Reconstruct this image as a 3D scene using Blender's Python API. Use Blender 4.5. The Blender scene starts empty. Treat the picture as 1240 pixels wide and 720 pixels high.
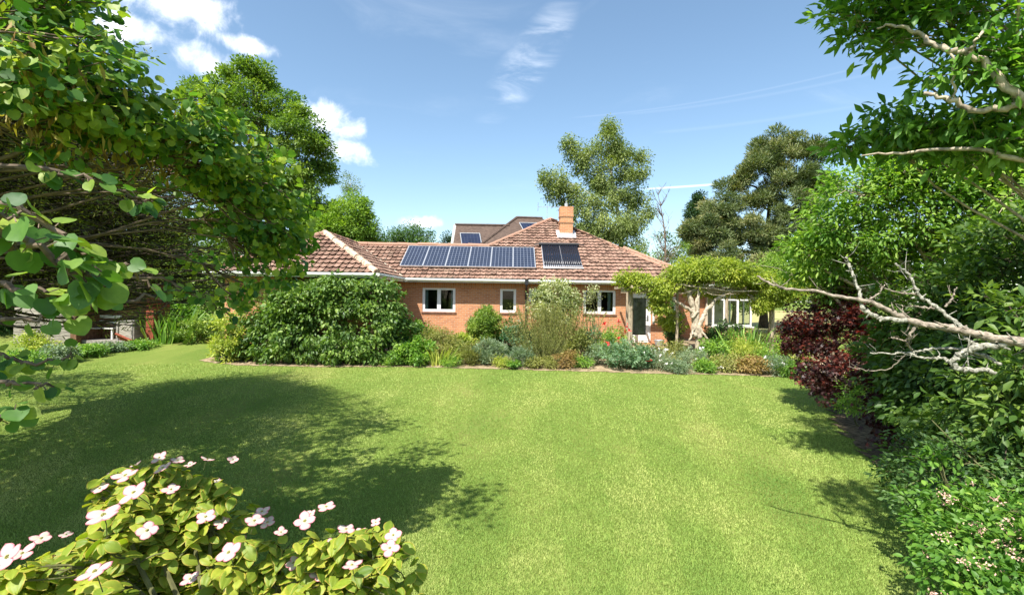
import bpy, math
import numpy as np
from mathutils import Vector, Matrix

# ------------------------------------------------------------------ camera, sky, sun
scene = bpy.context.scene
col = scene.collection
R = math.radians
F = 585.0 / 1240.0 * 36.0
ROLL = R(0.8)
CAMZ = 2.5
cam = bpy.data.cameras.new('camera')
cam.sensor_width = 36; cam.lens = F; cam.clip_start = 0.1; cam.clip_end = 3000
co = bpy.data.objects.new('camera', cam); col.objects.link(co)
co.matrix_world = Matrix.Translation((0, 0, CAMZ)) @ Matrix.Rotation(-ROLL, 4, 'Y') @ Matrix.Rotation(R(90), 4, 'X')
scene.camera = co

SUN_AZ = R(32)      # light travels towards +x*sin, +y*cos
SUN_EL = R(54.8)
scene.view_settings.view_transform = 'Standard'
scene.view_settings.look = 'None'
scene.view_settings.gamma = 1
scene.view_settings.exposure = 1.14
scene.render.engine = 'CYCLES'
scene.cycles.max_bounces = 7
scene.cycles.diffuse_bounces = 4
scene.cycles.glossy_bounces = 2
scene.cycles.transmission_bounces = 5
scene.cycles.transparent_max_bounces = 6
scene.cycles.caustics_reflective = False
scene.cycles.caustics_refractive = False
scene.cycles.sample_clamp_indirect = 4

sun = bpy.data.lights.new('sun', 'SUN'); sun.energy = 4.6; sun.angle = R(0.5); sun.color = (1.0, 0.955, 0.88)
so = bpy.data.objects.new('sun', sun); col.objects.link(so)
ldir = Vector((math.sin(SUN_AZ) * math.cos(SUN_EL), math.cos(SUN_AZ) * math.cos(SUN_EL), -math.sin(SUN_EL)))
so.rotation_euler = ldir.to_track_quat('-Z', 'Y').to_euler()
so.location = (0, 0, 30)


class NT:
    """tiny helper for node trees"""
    def __init__(s, nt): s.nt = nt; s.n = nt.nodes; s.l = nt.links
    def new(s, t, **k):
        n = s.n.new(t)
        for a, b in k.items(): setattr(n, a, b)
        return n
    def put(s, sock, v):
        if isinstance(v, bpy.types.NodeSocket): s.l.new(v, sock)
        elif v is not None: sock.default_value = v
    def m(s, op, a, b=None, c=None, clamp=False):
        n = s.new('ShaderNodeMath', operation=op); n.use_clamp = clamp
        s.put(n.inputs[0], a)
        if b is not None: s.put(n.inputs[1], b)
        if c is not None: s.put(n.inputs[2], c)
        return n.outputs[0]
    def noise(s, vec, scale, detail=4, rough=0.55, dist=0.0):
        n = s.new('ShaderNodeTexNoise'); s.put(n.inputs['Vector'], vec)
        n.inputs['Scale'].default_value = scale; n.inputs['Detail'].default_value = detail
        n.inputs['Roughness'].default_value = rough; n.inputs['Distortion'].default_value = dist
        return n.outputs['Fac']
    def ramp(s, fac, stops, interp='LINEAR'):
        n = s.new('ShaderNodeValToRGB'); s.put(n.inputs[0], fac); cr = n.color_ramp; cr.interpolation = interp
        while len(cr.elements) < len(stops): cr.elements.new(0.5)
        for e, (p, c) in zip(cr.elements, stops):
            e.position = p; e.color = tuple(c) + (1,) if len(c) == 3 else c
        return n.outputs[0]
    def mix(s, fac, a, b, mode='MIX'):
        n = s.new('ShaderNodeMix', data_type='RGBA', blend_type=mode)
        s.put(n.inputs[0], fac); s.put(n.inputs[6], a if not isinstance(a, tuple) else a + (1,))
        s.put(n.inputs[7], b if not isinstance(b, tuple) else b + (1,))
        return n.outputs[2]
    def mapr(s, v, a, b, c=0.0, d=1.0, smooth=False):
        n = s.new('ShaderNodeMapRange'); n.interpolation_type = 'SMOOTHSTEP' if smooth else 'LINEAR'
        s.put(n.inputs[0], v)
        for i, x in zip((1, 2, 3, 4), (a, b, c, d)): n.inputs[i].default_value = x
        return n.outputs[0]


def pix_dir(px, py):
    u = (px - 620) / 585.0; v = -(py - 360) / 585.0
    return u * math.cos(ROLL) - v * math.sin(ROLL), v * math.cos(ROLL) + u * math.sin(ROLL)


def P(px, py, D):
    X, Z = pix_dir(px, py)
    return np.array((X * D, D, CAMZ + Z * D))


def azel(px, py):
    X, Z = pix_dir(px, py)
    return math.atan2(X, 1), math.atan2(Z, math.hypot(X, 1))


world = bpy.data.worlds.new('World'); scene.world = world; world.use_nodes = True
w = NT(world.node_tree); w.n.clear()
sky = w.new('ShaderNodeTexSky', sky_type='NISHITA'); sky.sun_disc = False
sky.sun_elevation = SUN_EL; sky.sun_rotation = math.atan2(-math.sin(SUN_AZ), -math.cos(SUN_AZ))
sky.air_density = 1.0; sky.dust_density = 0.9; sky.ozone_density = 1.5; sky.altitude = 50
tc = w.new('ShaderNodeTexCoord').outputs['Generated']
sx = w.new('ShaderNodeSeparateXYZ'); w.put(sx.inputs[0], tc)
az = w.m('ARCTAN2', sx.outputs[0], sx.outputs[1]); el = w.m('ARCSINE', sx.outputs[2])
puff = w.noise(tc, 13.0, 9, 0.62, 0.6); puff2 = w.noise(tc, 26.0, 6, 0.6)
pf = w.m('ADD', w.m('MULTIPLY', w.m('SUBTRACT', puff, 0.5), 2.6), w.m('MULTIPLY', w.m('SUBTRACT', puff2, 0.5), 0.9))
blobs = [(205, 0, 85, 34), (150, 30, 60, 22), (300, 56, 42, 14), (255, 78, 44, 24),
         (412, 180, 50, 20), (388, 146, 36, 24), (424, 158, 30, 16), (505, 271, 32, 10), (20, 130, 90, 60)]
mask = None
for (bx, by, bw, bh) in blobs:
    a0, e0 = azel(bx, by); a1, _ = azel(bx + bw, by); _, e1 = azel(bx, by - bh)
    dx = w.m('DIVIDE', w.m('SUBTRACT', az, a0), abs(a1 - a0)); dy = w.m('DIVIDE', w.m('SUBTRACT', el, e0), abs(e1 - e0))
    d = w.m('SQRT', w.m('ADD', w.m('MULTIPLY', dx, dx), w.m('MULTIPLY', dy, dy)))
    v = w.m('SUBTRACT', 1.0, d)
    mask = v if mask is None else w.m('SMOOTH_MAX', mask, v, 0.2)
cl = w.mapr(w.m('ADD', w.m('MULTIPLY', mask, 1.25), w.m('MULTIPLY', pf, 1.15)), -0.05, 1.25, 0, 1, True)
cl = w.m('MULTIPLY', cl, w.mapr(mask, -0.75, 0.0, 0, 1, True))
# thin high wisps
mp = w.new('ShaderNodeMapping'); w.put(mp.inputs[0], tc); mp.inputs['Rotation'].default_value = (0.2, 0.75, 0.35); mp.inputs['Scale'].default_value = (1.3, 4.0, 6.0)
wisp = w.mapr(w.noise(mp.outputs[0], 1.6, 7, 0.62, 0.8), 0.52, 0.95, 0, 0.13, True)
a0, e0 = azel(640, 75)
dd = w.m('ADD', w.m('POWER', w.m('DIVIDE', w.m('ADD', w.m('SUBTRACT', az, a0), w.m('MULTIPLY', w.m('SUBTRACT', el, e0), -0.75)), 0.055), 2),
         w.m('POWER', w.m('DIVIDE', w.m('SUBTRACT', el, e0), 0.10), 2))
wisp2 = w.m('MULTIPLY', w.mapr(dd, 0, 1.6, 1, 0, True), w.mapr(w.noise(mp.outputs[0], 5, 6, 0.6, 0.6), 0.4, 0.8, 0, 0.34, True))
# contrails
trail = None
for (x0, y0, x1, y1, th, op) in [(785, 228.5, 886, 221.5, 0.0028, 0.6), (700, 142, 1100, 66, 0.0025, 0.04), (760, 138, 1120, 74, 0.004, 0.03), (800, 160, 1180, 100, 0.005, 0.03)]:
    (a0, e0), (a1, e1) = azel(x0, y0), azel(x1, y1)
    L = math.hypot(a1 - a0, e1 - e0); ux, uy = (a1 - a0) / L, (e1 - e0) / L
    da = w.m('SUBTRACT', az, a0); de = w.m('SUBTRACT', el, e0)
    al = w.m('ADD', w.m('MULTIPLY', da, ux), w.m('MULTIPLY', de, uy))
    ac = w.m('ABSOLUTE', w.m('SUBTRACT', w.m('MULTIPLY', da, uy), w.m('MULTIPLY', de, ux)))
    t = w.m('MULTIPLY', w.mapr(ac, 0, th, op, 0, True), w.m('MULTIPLY', w.mapr(al, -0.02, 0.02), w.mapr(al, L - 0.02, L + 0.02, 1, 0)))
    trail = t if trail is None else w.m('MAXIMUM', trail, t)
thin = w.m('MAXIMUM', w.m('MAXIMUM', wisp, wisp2), trail)
skyc = w.new('ShaderNodeHueSaturation'); skyc.inputs['Hue'].default_value = 0.491; skyc.inputs['Saturation'].default_value = 1.0; skyc.inputs['Value'].default_value = 1.18; w.put(skyc.inputs['Color'], sky.outputs[0])
c1 = w.mix(thin, skyc.outputs[0], (9.5, 9.8, 10.2))
ccol = w.mix(w.mapr(puff2, 0.3, 0.65), (6.6, 7.0, 7.6), (10.5, 10.6, 10.8))
c2 = w.mix(w.m('MULTIPLY', cl, 0.92), c1, ccol)
bg = w.new('ShaderNodeBackground'); w.put(bg.inputs[0], c2); bg.inputs[1].default_value = 0.09
wo = w.new('ShaderNodeOutputWorld'); w.l.new(bg.outputs[0], wo.inputs[0])

# ------------------------------------------------------------------ helpers
rng = np.random.default_rng(7)


def nrm(a):
    a = np.asarray(a, float)
    return a / np.maximum(np.linalg.norm(a, axis=-1, keepdims=True), 1e-9)


def hz(x, y):
    y = np.asarray(y, float)
    z = np.interp(y, [-1000, 5.5, 15, 20, 26, 1000], [0, 0, 0.31, 0.69, 0.75, 0.75])
    return z + 0 * np.asarray(x, float)


def ground_at(px, py):
    X, Z = pix_dir(px, py); D = 8.0
    for _ in range(40): D = (CAMZ - float(hz(0, D))) / max(-Z, 1e-3)
    return X * D, D


def mat(name):
    m = bpy.data.materials.new(name); m.use_nodes = True; t = NT(m.node_tree); t.n.clear()
    o = t.new('ShaderNodeOutputMaterial'); return m, t, o


def pbr(t, colr, rough=0.7, spec=0.3, metal=0.0, normal=None):
    b = t.new('ShaderNodeBsdfPrincipled')
    t.put(b.inputs['Base Color'], colr if not isinstance(colr, tuple) else colr + (1,))
    t.put(b.inputs['Roughness'], rough); b.inputs['Specular IOR Level'].default_value = spec; b.inputs['Metallic'].default_value = metal
    if normal is not None: t.put(b.inputs['Normal'], normal)
    return b


def bump(t, h, strength=0.4, dist=0.01):
    b = t.new('ShaderNodeBump'); b.inputs['Strength'].default_value = strength; b.inputs['Distance'].default_value = dist
    t.put(b.inputs['Height'], h); return b.outputs[0]


GAIN = {'oak_leaf': 2.0, 'birch_leaf': 1.5, 'grass_blade': 1.4, 'red_maple_leaf': 1.1, 'seed_pod': 1.2, 'variegated_leaf': 1.1, 'dogwood_leaf': 1.4, 'pine_needle': 1.6, 'sage_leaf': 1.2, 'dark_leaf': 1.8}


def leaf_mat(name, dark, mid, light, trans=0.35, rough=0.5, spec=0.35, veins=None):
    m, t, o = mat(name); k_ = GAIN.get(name, 1.45); dark, mid, light = [tuple(min(0.8, x * k_) for x in q_) for q_ in (dark, mid, light)]
    at = t.new('ShaderNodeAttribute', attribute_name='tone').outputs['Fac']
    c = t.ramp(at, [(0.0, dark), (0.5, mid), (1.0, light)])
    geo = t.new('ShaderNodeNewGeometry')
    nz = t.noise(geo.outputs['Position'], 35, 2)
    c = t.mix(t.mapr(nz, 0.3, 0.7, 0.0, 0.35), c, dark)
    if veins:
        wv = t.new('ShaderNodeAttribute', attribute_name='vein').outputs['Fac']
        c = t.mix(t.mapr(wv, 0.55, 1.0, 0, 0.75, True), c, veins)
    b = pbr(t, c, rough, spec)
    tr = t.new('ShaderNodeBsdfTranslucent')
    tcx = t.mix(1.0, c, (1.6, 1.75, 0.55), 'MULTIPLY') if not name.startswith('red') else t.mix(1.0, c, (2.2, 0.8, 0.6), 'MULTIPLY')
    t.put(tr.inputs[0], tcx)
    mx = t.new('ShaderNodeMixShader'); mx.inputs[0].default_value = trans
    t.l.new(b.outputs[0], mx.inputs[1]); t.l.new(tr.outputs[0], mx.inputs[2]); t.l.new(mx.outputs[0], o.inputs[0])
    return m


def plain(name, c, rough=0.6, spec=0.3, metal=0.0, var=0.12, scale=6.0, c2=None, bs=0.0, stretch=None):
    m, t, o = mat(name)
    tcn = t.new('ShaderNodeTexCoord').outputs['Object']
    if stretch:
        mp = t.new('ShaderNodeMapping'); t.put(mp.inputs[0], tcn); mp.inputs['Scale'].default_value = stretch; tcn = mp.outputs[0]
    nz = t.noise(tcn, scale, 5, 0.6)
    dk = c2 or tuple(x * (1 - 2.2 * var) for x in c); lt = tuple(min(1, x * (1 + var)) for x in c)
    cc = t.ramp(nz, [(0.3, dk), (0.62, lt)])
    b = pbr(t, cc, rough, spec, metal, bump(t, nz, bs, 0.01) if bs else None)
    t.l.new(b.outputs[0], o.inputs[0]); return m


# --- mesh building
def mesh_np(name, V, Fc, attrs=None, smooth=False, uv=None):
    """V (n,3); Fc list of (m,k) arrays"""
    me = bpy.data.meshes.new(name)
    if not isinstance(Fc, (list, tuple)): Fc = [Fc]
    Fc = [np.asarray(f, np.int32) for f in Fc if len(f)]
    loops = np.concatenate([f.ravel() for f in Fc]); sizes = np.concatenate([np.full(len(f), f.shape[1], np.int32) for f in Fc])
    starts = np.concatenate([[0], np.cumsum(sizes)[:-1]]).astype(np.int32)
    me.vertices.add(len(V)); me.vertices.foreach_set('co', np.asarray(V, np.float32).ravel())
    me.loops.add(len(loops)); me.loops.foreach_set('vertex_index', loops)
    me.polygons.add(len(sizes)); me.polygons.foreach_set('loop_start', starts); me.polygons.foreach_set('loop_total', sizes)
    smooth = smooth or name in ('crown', 'foliage', 'flower', 'blossom', 'seed_pod_cluster', 'curtain')
    me.polygons.foreach_set('use_smooth', np.full(len(sizes), bool(smooth)))
    for k, a in (attrs or {}).items():
        at = me.attributes.new(k, 'FLOAT', 'POINT'); at.data.foreach_set('value', np.asarray(a, np.float32))
    me.update(calc_edges=True); me.validate()
    return me


ORIG = {}


def link(name, me, m=None, parent=None, label=None):
    o = bpy.data.objects.new(name, me); col.objects.link(o)
    if m is not None:
        for q in (m if isinstance(m, (list, tuple)) else [m]): me.materials.append(q)
    if parent is not None: o.parent = parent
    if label: o['label'] = label
    return o


def root(name, loc, label, cat, group=None):
    o = bpy.data.objects.new(name, None); col.objects.link(o); o.location = tuple(float(a) for a in loc)
    o.empty_display_size = 0.2
    ORIG[o.name] = np.array(loc, float)
    o['label'] = label; o['category'] = cat
    if group: o['group'] = group
    return o


def origin(o):
    while o is not None:
        if o.name in ORIG: return ORIG[o.name]
        o = o.parent
    return np.zeros(3)


class Geo:
    """collects verts / faces (world coordinates) for one mesh"""
    def __init__(s): s.V = []; s.T = []; s.Q = []; s.n = 0; s.A = []
    def add(s, V, T=None, Q=None, tone=0.5):
        V = np.asarray(V, float).reshape(-1, 3)
        if T is not None and len(T): s.T.append(np.asarray(T) + s.n)
        if Q is not None and len(Q): s.Q.append(np.asarray(Q) + s.n)
        s.V.append(V); s.n += len(V)
        s.A.append(np.full(len(V), tone) if np.isscalar(tone) else np.asarray(tone)); return s
    def box(s, a, b, tone=0.5, rot=None, piv=None):
        x0, y0, z0 = a; x1, y1, z1 = b
        V = np.array([(x, y, z) for x in (x0, x1) for y in (y0, y1) for z in (z0, z1)], float)
        if rot is not None:
            pv = np.array(piv if piv is not None else (V.mean(0))); V = (V - pv) @ np.array(rot).T + pv
        return s.add(V, Q=[(0, 1, 3, 2), (4, 6, 7, 5), (0, 4, 5, 1), (2, 3, 7, 6), (0, 2, 6, 4), (1, 5, 7, 3)], tone=tone)
    def tube(s, pts, rad, sides=6, cap=True, tone=0.5):
        pts = np.asarray(pts, float); n = len(pts); rad = np.broadcast_to(np.asarray(rad, float), (n,))
        tg = nrm(np.gradient(pts, axis=0)); ref = np.array((0, 0, 1.0)) if abs(tg[0][2]) < 0.9 else np.array((1.0, 0, 0))
        a = nrm(np.cross(tg, ref)); b = np.cross(tg, a)
        an = np.linspace(0, 2 * math.pi, sides, endpoint=False)
        V = pts[:, None] + rad[:, None, None] * (a[:, None] * np.cos(an)[None, :, None] + b[:, None] * np.sin(an)[None, :, None])
        i = np.arange(n - 1)[:, None] * sides; j = np.arange(sides)[None]; k = (j + 1) % sides
        Q = np.stack([i + j, i + k, i + sides + k, i + sides + j], -1).reshape(-1, 4)
        V = V.reshape(-1, 3); T = []
        if cap:
            V = np.vstack([V, pts[0], pts[-1]]); c0 = n * sides
            T = [(c0, (q + 1) % sides, q) for q in range(sides)] + [(c0 + 1, (n - 1) * sides + q, (n - 1) * sides + (q + 1) % sides) for q in range(sides)]
        return s.add(V, T=T, Q=Q, tone=tone)
    def build(s, name, m, parent=None, label=None, smooth=False, org=None):
        o0 = origin(parent) if parent is not None else (np.zeros(3) if org is None else np.asarray(org, float))
        V = np.vstack(s.V) - o0
        Fc = []
        if s.T: Fc.append(np.vstack(s.T))
        if s.Q: Fc.append(np.vstack(s.Q))
        me = mesh_np(name, V, Fc, {'tone': np.concatenate(s.A)}, smooth)
        o = link(name, me, m, parent, label)
        if parent is None: o.location = tuple(o0)
        return o


# --- leaf templates: base at origin, length along +y, normal +z
def tpl(V, T): return np.array(V, float), np.array(T, int)


DIAMOND = tpl([(0, 0, 0), (0.27, 0.45, 0.07), (0, 1, -0.06), (-0.27, 0.45, 0.07)], [(0, 1, 2), (0, 2, 3)])
NARROW = tpl([(0, 0, 0), (0.11, 0.45, 0.04), (0, 1, -0.1), (-0.11, 0.45, 0.04)], [(0, 1, 2), (0, 2, 3)])
OVAL = tpl([(0, 0, 0), (0.2, 0.22, 0.05), (0.26, 0.55, 0.05), (0, 1, -0.14), (-0.26, 0.55, 0.05), (-0.2, 0.22, 0.05), (0, 0.5, -0.03)],
           [(0, 1, 6), (1, 2, 6), (2, 3, 6), (3, 4, 6), (4, 5, 6), (5, 0, 6)])
LONGOVAL = tpl([(0, 0, 0), (0.12, 0.25, 0.04), (0.19, 0.6, 0.04), (0, 1, -0.16), (-0.19, 0.6, 0.04), (-0.12, 0.25, 0.04), (0, 0.5, -0.03)],
               [(0, 1, 6), (1, 2, 6), (2, 3, 6), (3, 4, 6), (4, 5, 6), (5, 0, 6)])
HEART = tpl([(0, 0.08, 0), (0.22, -0.04, 0.03), (0.46, 0.12, 0.07), (0.53, 0.42, 0.07), (0.4, 0.72, 0.04), (0.16, 0.92, -0.03), (0, 0.98, -0.08),
             (-0.16, 0.92, -0.03), (-0.4, 0.72, 0.04), (-0.53, 0.42, 0.07), (-0.46, 0.12, 0.07), (-0.22, -0.04, 0.03), (0, 0.5, -0.03)],
            [(i, (i + 1) % 12, 12) for i in range(12)])
BLADE = tpl([(-0.035, 0, 0), (0.035, 0, 0), (0.03, 0.4, 0.02), (-0.03, 0.4, 0.02), (0.018, 0.75, -0.07), (-0.018, 0.75, -0.07), (0, 1, -0.22)],
            [(0, 1, 2), (0, 2, 3), (3, 2, 4), (3, 4, 5), (5, 4, 6)])
PALM = tpl([(0, 0, 0), (0.12, 0.3, 0.02), (0.5, 0.2, -0.05), (0.22, 0.48, 0.02), (0.55, 0.72, -0.08), (0.14, 0.62, 0.02), (0, 1.0, -0.12),
            (-0.14, 0.62, 0.02), (-0.55, 0.72, -0.08), (-0.22, 0.48, 0.02), (-0.5, 0.2, -0.05), (-0.12, 0.3, 0.02), (0, 0.42, 0)],
           [(i, (i + 1) % 12, 12) for i in range(12)])


def broadleaf(nu=4, nv=7):
    V = []; vein = []
    for j in range(nv + 1):
        t = j / nv; wd = 0.31 * math.sin(math.pi * min(1, t * 0.98 + 0.02) ** 0.85) ** 0.8 * (1 if t < 1 else 0)
        for i in range(-nu, nu + 1):
            s = i / nu; z = 0.09 * abs(s) - 0.32 * (t - 0.3) ** 2 - 0.1 * s * s + 0.02 * math.cos((t * 1.0 - abs(s) * 0.35) * 30) * abs(s)
            V.append((wd * s, t, z)); vein.append(max(0, abs(s) ** 3 * 0.85 + 0.35 * (0.5 + 0.5 * math.cos((t - abs(s) * 0.35) * 30)) * abs(s)))
    T = []; w_ = 2 * nu + 1
    for j in range(nv):
        for i in range(2 * nu):
            a = j * w_ + i; T += [(a, a + 1, a + w_ + 1), (a, a + w_ + 1, a + w_)]
    return np.array(V), np.array(T), np.array(vein)


def leafarr(T, pos, d, n, s, tone):
    V0, T0 = T[0], T[1]; pos = np.asarray(pos); N = len(pos); k = len(V0)
    d = nrm(d); x = nrm(np.cross(d, n)); n2 = np.cross(x, d); s = np.broadcast_to(np.asarray(s, float), (N,))
    L = V0[None] * s[:, None, None]
    V = pos[:, None] + L[..., 0:1] * x[:, None] + L[..., 1:2] * d[:, None] + L[..., 2:3] * n2[:, None]
    Fc = (np.arange(N) * k)[:, None, None] + T0[None]
    return V.reshape(-1, 3), Fc.reshape(-1, 3), np.repeat(np.broadcast_to(tone, (N,)), k)


def add_leaves(g, T, pos, d, n, s, tone):
    V, Fc, tn = leafarr(T, pos, d, n, s, tone); g.add(V, T=Fc, tone=np.clip(tn, 0, 1))


def clumps(g, T, C, cr, per, size, r, centre=None, up=0.9, droop=0.15, flat=0.7, tonev=0.22, out=0.8, tonebase=0.5):
    """leaf clumps about the points C"""
    C = np.asarray(C, float)
    if len(C) == 0: return
    if centre is None: centre = C.mean(0)
    cr = np.broadcast_to(np.asarray(cr, float), (len(C),))
    ct = r.normal(0, tonev * 0.7, len(C))
    N = len(C) * per; idx = np.repeat(np.arange(len(C)), per)
    dirs = nrm(r.normal(size=(N, 3))); rad = r.random(N) ** 0.55
    off = dirs * (rad * cr[idx])[:, None]; off[:, 2] *= flat
    pos = C[idx] + off
    outw = nrm(C[idx] - centre)
    d = nrm(off) * out + outw * 0.4 + r.normal(0, 0.45, (N, 3)); d[:, 2] -= droop
    n = r.normal(0, 0.5, (N, 3)) + np.array((0, 0, up)) + outw * 0.35 + nrm(off) * 0.25
    s = size * r.uniform(0.5, 1.25, N)
    add_leaves(g, T, pos, d, n, s, tonebase + ct[idx] + r.normal(0, tonev * 0.6, N))


def blobpts(b, r, hollow=0.45):
    """b = (centre, radii, count): points in an ellipsoid, biased outwards"""
    c, rr, n = b; d = nrm(r.normal(size=(n, 3))); q = (hollow ** 3 + (1 - hollow ** 3) * r.random(n)) ** (1 / 3)
    return np.asarray(c) + d * q[:, None] * np.asarray(rr)


def curve(a, b, n, r, wob=0.08, sag=0.0):
    a = np.asarray(a, float); b = np.asarray(b, float); t = np.linspace(0, 1, n)[:, None]; L = np.linalg.norm(b - a)
    p = a + (b - a) * t; o = r.normal(0, wob * L, (2, 3))
    p += np.sin(math.pi * t) * o[0] + np.sin(2 * math.pi * t) * o[1] * 0.5; p[:, 2] += (np.sin(math.pi * t) * sag * L)[:, 0]
    return p


def skeleton(g, base, top, blobs, C, owner, r, tr=0.18, twig=0.012, limb=None, lean=0.05, sides=7, sag=0.08, kmin=2):
    base = np.asarray(base, float); top = np.asarray(top, float); L = np.linalg.norm(top - base)
    n = 9; p = curve(base, top, n, r, lean); rad = np.linspace(tr, tr * 0.3, n); rad[0] *= 1.35
    g.tube(p, rad, sides + 3)
    limb = limb or tr * 0.42
    for bi, b in enumerate(blobs):
        c = np.asarray(b[0], float)
        hh = c[2] - 0.55 * np.linalg.norm((c - base)[:2]); k = int(np.argmin(abs(p[:, 2] - hh))); k = max(kmin, min(n - 1, k))
        q = curve(p[k], c, 7, r, 0.06, sag); lr = min(limb, rad[k] * 0.8)
        g.tube(q, np.linspace(lr, lr * 0.35, 7), sides)
        for cc in C[owner == bi]:
            j = int(np.argmin(((q - cc) ** 2).sum(1))); j = max(1, j - 1)
            tw = curve(q[j], cc, 5, r, 0.07, 0.05)
            g.tube(tw, np.linspace(max(twig, lr * 0.22), twig * 0.5, 5), 4, cap=False)


def make_tree(name, label, base, blobs, mtl, bark, T=DIAMOND, cr=0.6, per=120, size=0.12, tr=0.2, top=None, seed=1, keep=None,
              twig=0.012, group=None, hollow=0.45, up=0.9, droop=0.15, flat=0.7, cat='tree', tonev=0.22, extra_trunk=None, crown_name='crown', tonebase=0.5, sag=0.08, limb=None, kmin=2):
    r = np.random.default_rng(seed); base = np.asarray(base, float)
    rt = root(name, base, label, cat, group)
    pts = [blobpts(b, r, hollow) for b in blobs]; owner = np.concatenate([np.full(len(p), i) for i, p in enumerate(pts)]); C = np.vstack(pts)
    if keep is not None:
        k = keep(C); C = C[k]; owner = owner[k]
    cen = np.mean([b[0] for b in blobs], 0)
    if top is None: top = cen + np.array((0, 0, 0.3))
    g = Geo(); skeleton(g, base, top, blobs, C, owner, r, tr, twig, limb, sag=sag, kmin=kmin)
    if extra_trunk: extra_trunk(g, r)
    g.build('trunk', bark, rt, smooth=True)
    g = Geo(); clumps(g, T, C, r.uniform(0.7, 1.25, len(C)) * cr, per, size, r, cen, up, droop, flat, tonev, tonebase=tonebase)
    g.build(crown_name, mtl, rt)
    return rt, C


# ------------------------------------------------------------------ materials
M = {}
M['bark'] = plain('grey_bark', (0.16, 0.12, 0.085), 0.9, 0.15, scale=9, var=0.3, bs=0.6)
M['bark_dark'] = plain('dark_bark', (0.075, 0.058, 0.042), 0.9, 0.15, scale=12, var=0.3, bs=0.6)
M['bark_birch'] = plain('birch_bark', (0.55, 0.52, 0.46), 0.8, 0.2, scale=3, var=0.3, c2=(0.16, 0.13, 0.1))
M['bark_pale'] = plain('pale_bark', (0.42, 0.35, 0.26), 0.85, 0.2, scale=14, var=0.3, c2=(0.15, 0.12, 0.09), bs=0.7)
M['dead_wood'] = plain('dead_wood', (0.30, 0.25, 0.195), 0.9, 0.15, scale=30, var=0.2, c2=(0.11, 0.09, 0.07), bs=1.0)
M['lichen'] = plain('lichen_wood', (0.34, 0.33, 0.27), 0.95, 0.1, scale=60, var=0.2, c2=(0.09, 0.08, 0.06), bs=1.0)
M['stem'] = plain('green_stem', (0.1, 0.1, 0.04), 0.8, 0.2, scale=9, var=0.3)
M['cercis'] = leaf_mat('cercis_leaf', (0.028, 0.08, 0.018), (0.085, 0.17, 0.03), (0.27, 0.32, 0.045), 0.4, 0.5)
M['pod'] = leaf_mat('seed_pod', (0.16, 0.09, 0.03), (0.28, 0.2, 0.05), (0.4, 0.33, 0.09), 0.3, 0.6)
M['oak'] = leaf_mat('oak_leaf', (0.03, 0.062, 0.012), (0.08, 0.128, 0.02), (0.17, 0.21, 0.035), 0.32, 0.5)
M['lime'] = leaf_mat('lime_leaf', (0.06, 0.12, 0.018), (0.13, 0.21, 0.03), (0.23, 0.3, 0.05), 0.35, 0.55)
M['birch'] = leaf_mat('birch_leaf', (0.055, 0.085, 0.022), (0.125, 0.16, 0.04), (0.23, 0.26, 0.08), 0.3, 0.5)
M['pine'] = leaf_mat('pine_needle', (0.04, 0.06, 0.022), (0.10, 0.128, 0.048), (0.22, 0.20, 0.085), 0.2, 0.6)
M['cypress'] = leaf_mat('cypress_needle', (0.012, 0.035, 0.014), (0.03, 0.065, 0.025), (0.07, 0.11, 0.04), 0.2, 0.6)
M['dark'] = leaf_mat('dark_leaf', (0.014, 0.034, 0.01), (0.032, 0.07, 0.018), (0.07, 0.12, 0.03), 0.3, 0.5)
M['laurel'] = leaf_mat('laurel_leaf', (0.022, 0.05, 0.01), (0.05, 0.10, 0.017), (0.13, 0.19, 0.03), 0.33, 0.5, 0.35)
M['magnolia'] = leaf_mat('magnolia_leaf', (0.045, 0.11, 0.018), (0.09, 0.19, 0.026), (0.19, 0.29, 0.045), 0.4, 0.45)
M['brightleaf'] = leaf_mat('bright_leaf', (0.05, 0.12, 0.018), (0.12, 0.21, 0.03), (0.25, 0.34, 0.055), 0.42, 0.5)
M['wisteria'] = leaf_mat('wisteria_leaf', (0.09, 0.13, 0.018), (0.19, 0.235, 0.028), (0.34, 0.35, 0.055), 0.42, 0.5)
M['red'] = leaf_mat('red_maple_leaf', (0.018, 0.008, 0.008), (0.05, 0.016, 0.015), (0.19, 0.045, 0.028), 0.32, 0.45)
M['ivy'] = leaf_mat('climber_leaf', (0.035, 0.075, 0.014), (0.095, 0.165, 0.028), (0.21, 0.28, 0.06), 0.3, 0.5, 0.4)
M['variegated'] = leaf_mat('variegated_leaf', (0.12, 0.17, 0.07), (0.3, 0.33, 0.15), (0.62, 0.6, 0.38), 0.3, 0.5)
M['sage'] = leaf_mat('sage_leaf', (0.07, 0.12, 0.06), (0.16, 0.22, 0.12), (0.32, 0.38, 0.24), 0.25, 0.6)
M['olive'] = leaf_mat('olive_leaf', (0.08, 0.10, 0.025), (0.17, 0.18, 0.045), (0.3, 0.28, 0.09), 0.3, 0.6)
M['fresh'] = leaf_mat('fresh_leaf', (0.05, 0.12, 0.015), (0.12, 0.22, 0.03), (0.25, 0.34, 0.06), 0.35, 0.5)
M['yellowgreen'] = leaf_mat('yellow_green_leaf', (0.12, 0.17, 0.02), (0.25, 0.29, 0.045), (0.42, 0.4, 0.1), 0.35, 0.5)
M['bluegreen'] = leaf_mat('blue_green_leaf', (0.03, 0.08, 0.03), (0.075, 0.14, 0.065), (0.19, 0.27, 0.15), 0.28, 0.5)
M['rust'] = leaf_mat('rust_leaf', (0.10, 0.06, 0.02), (0.2, 0.13, 0.045), (0.32, 0.25, 0.09), 0.3, 0.6)
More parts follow.
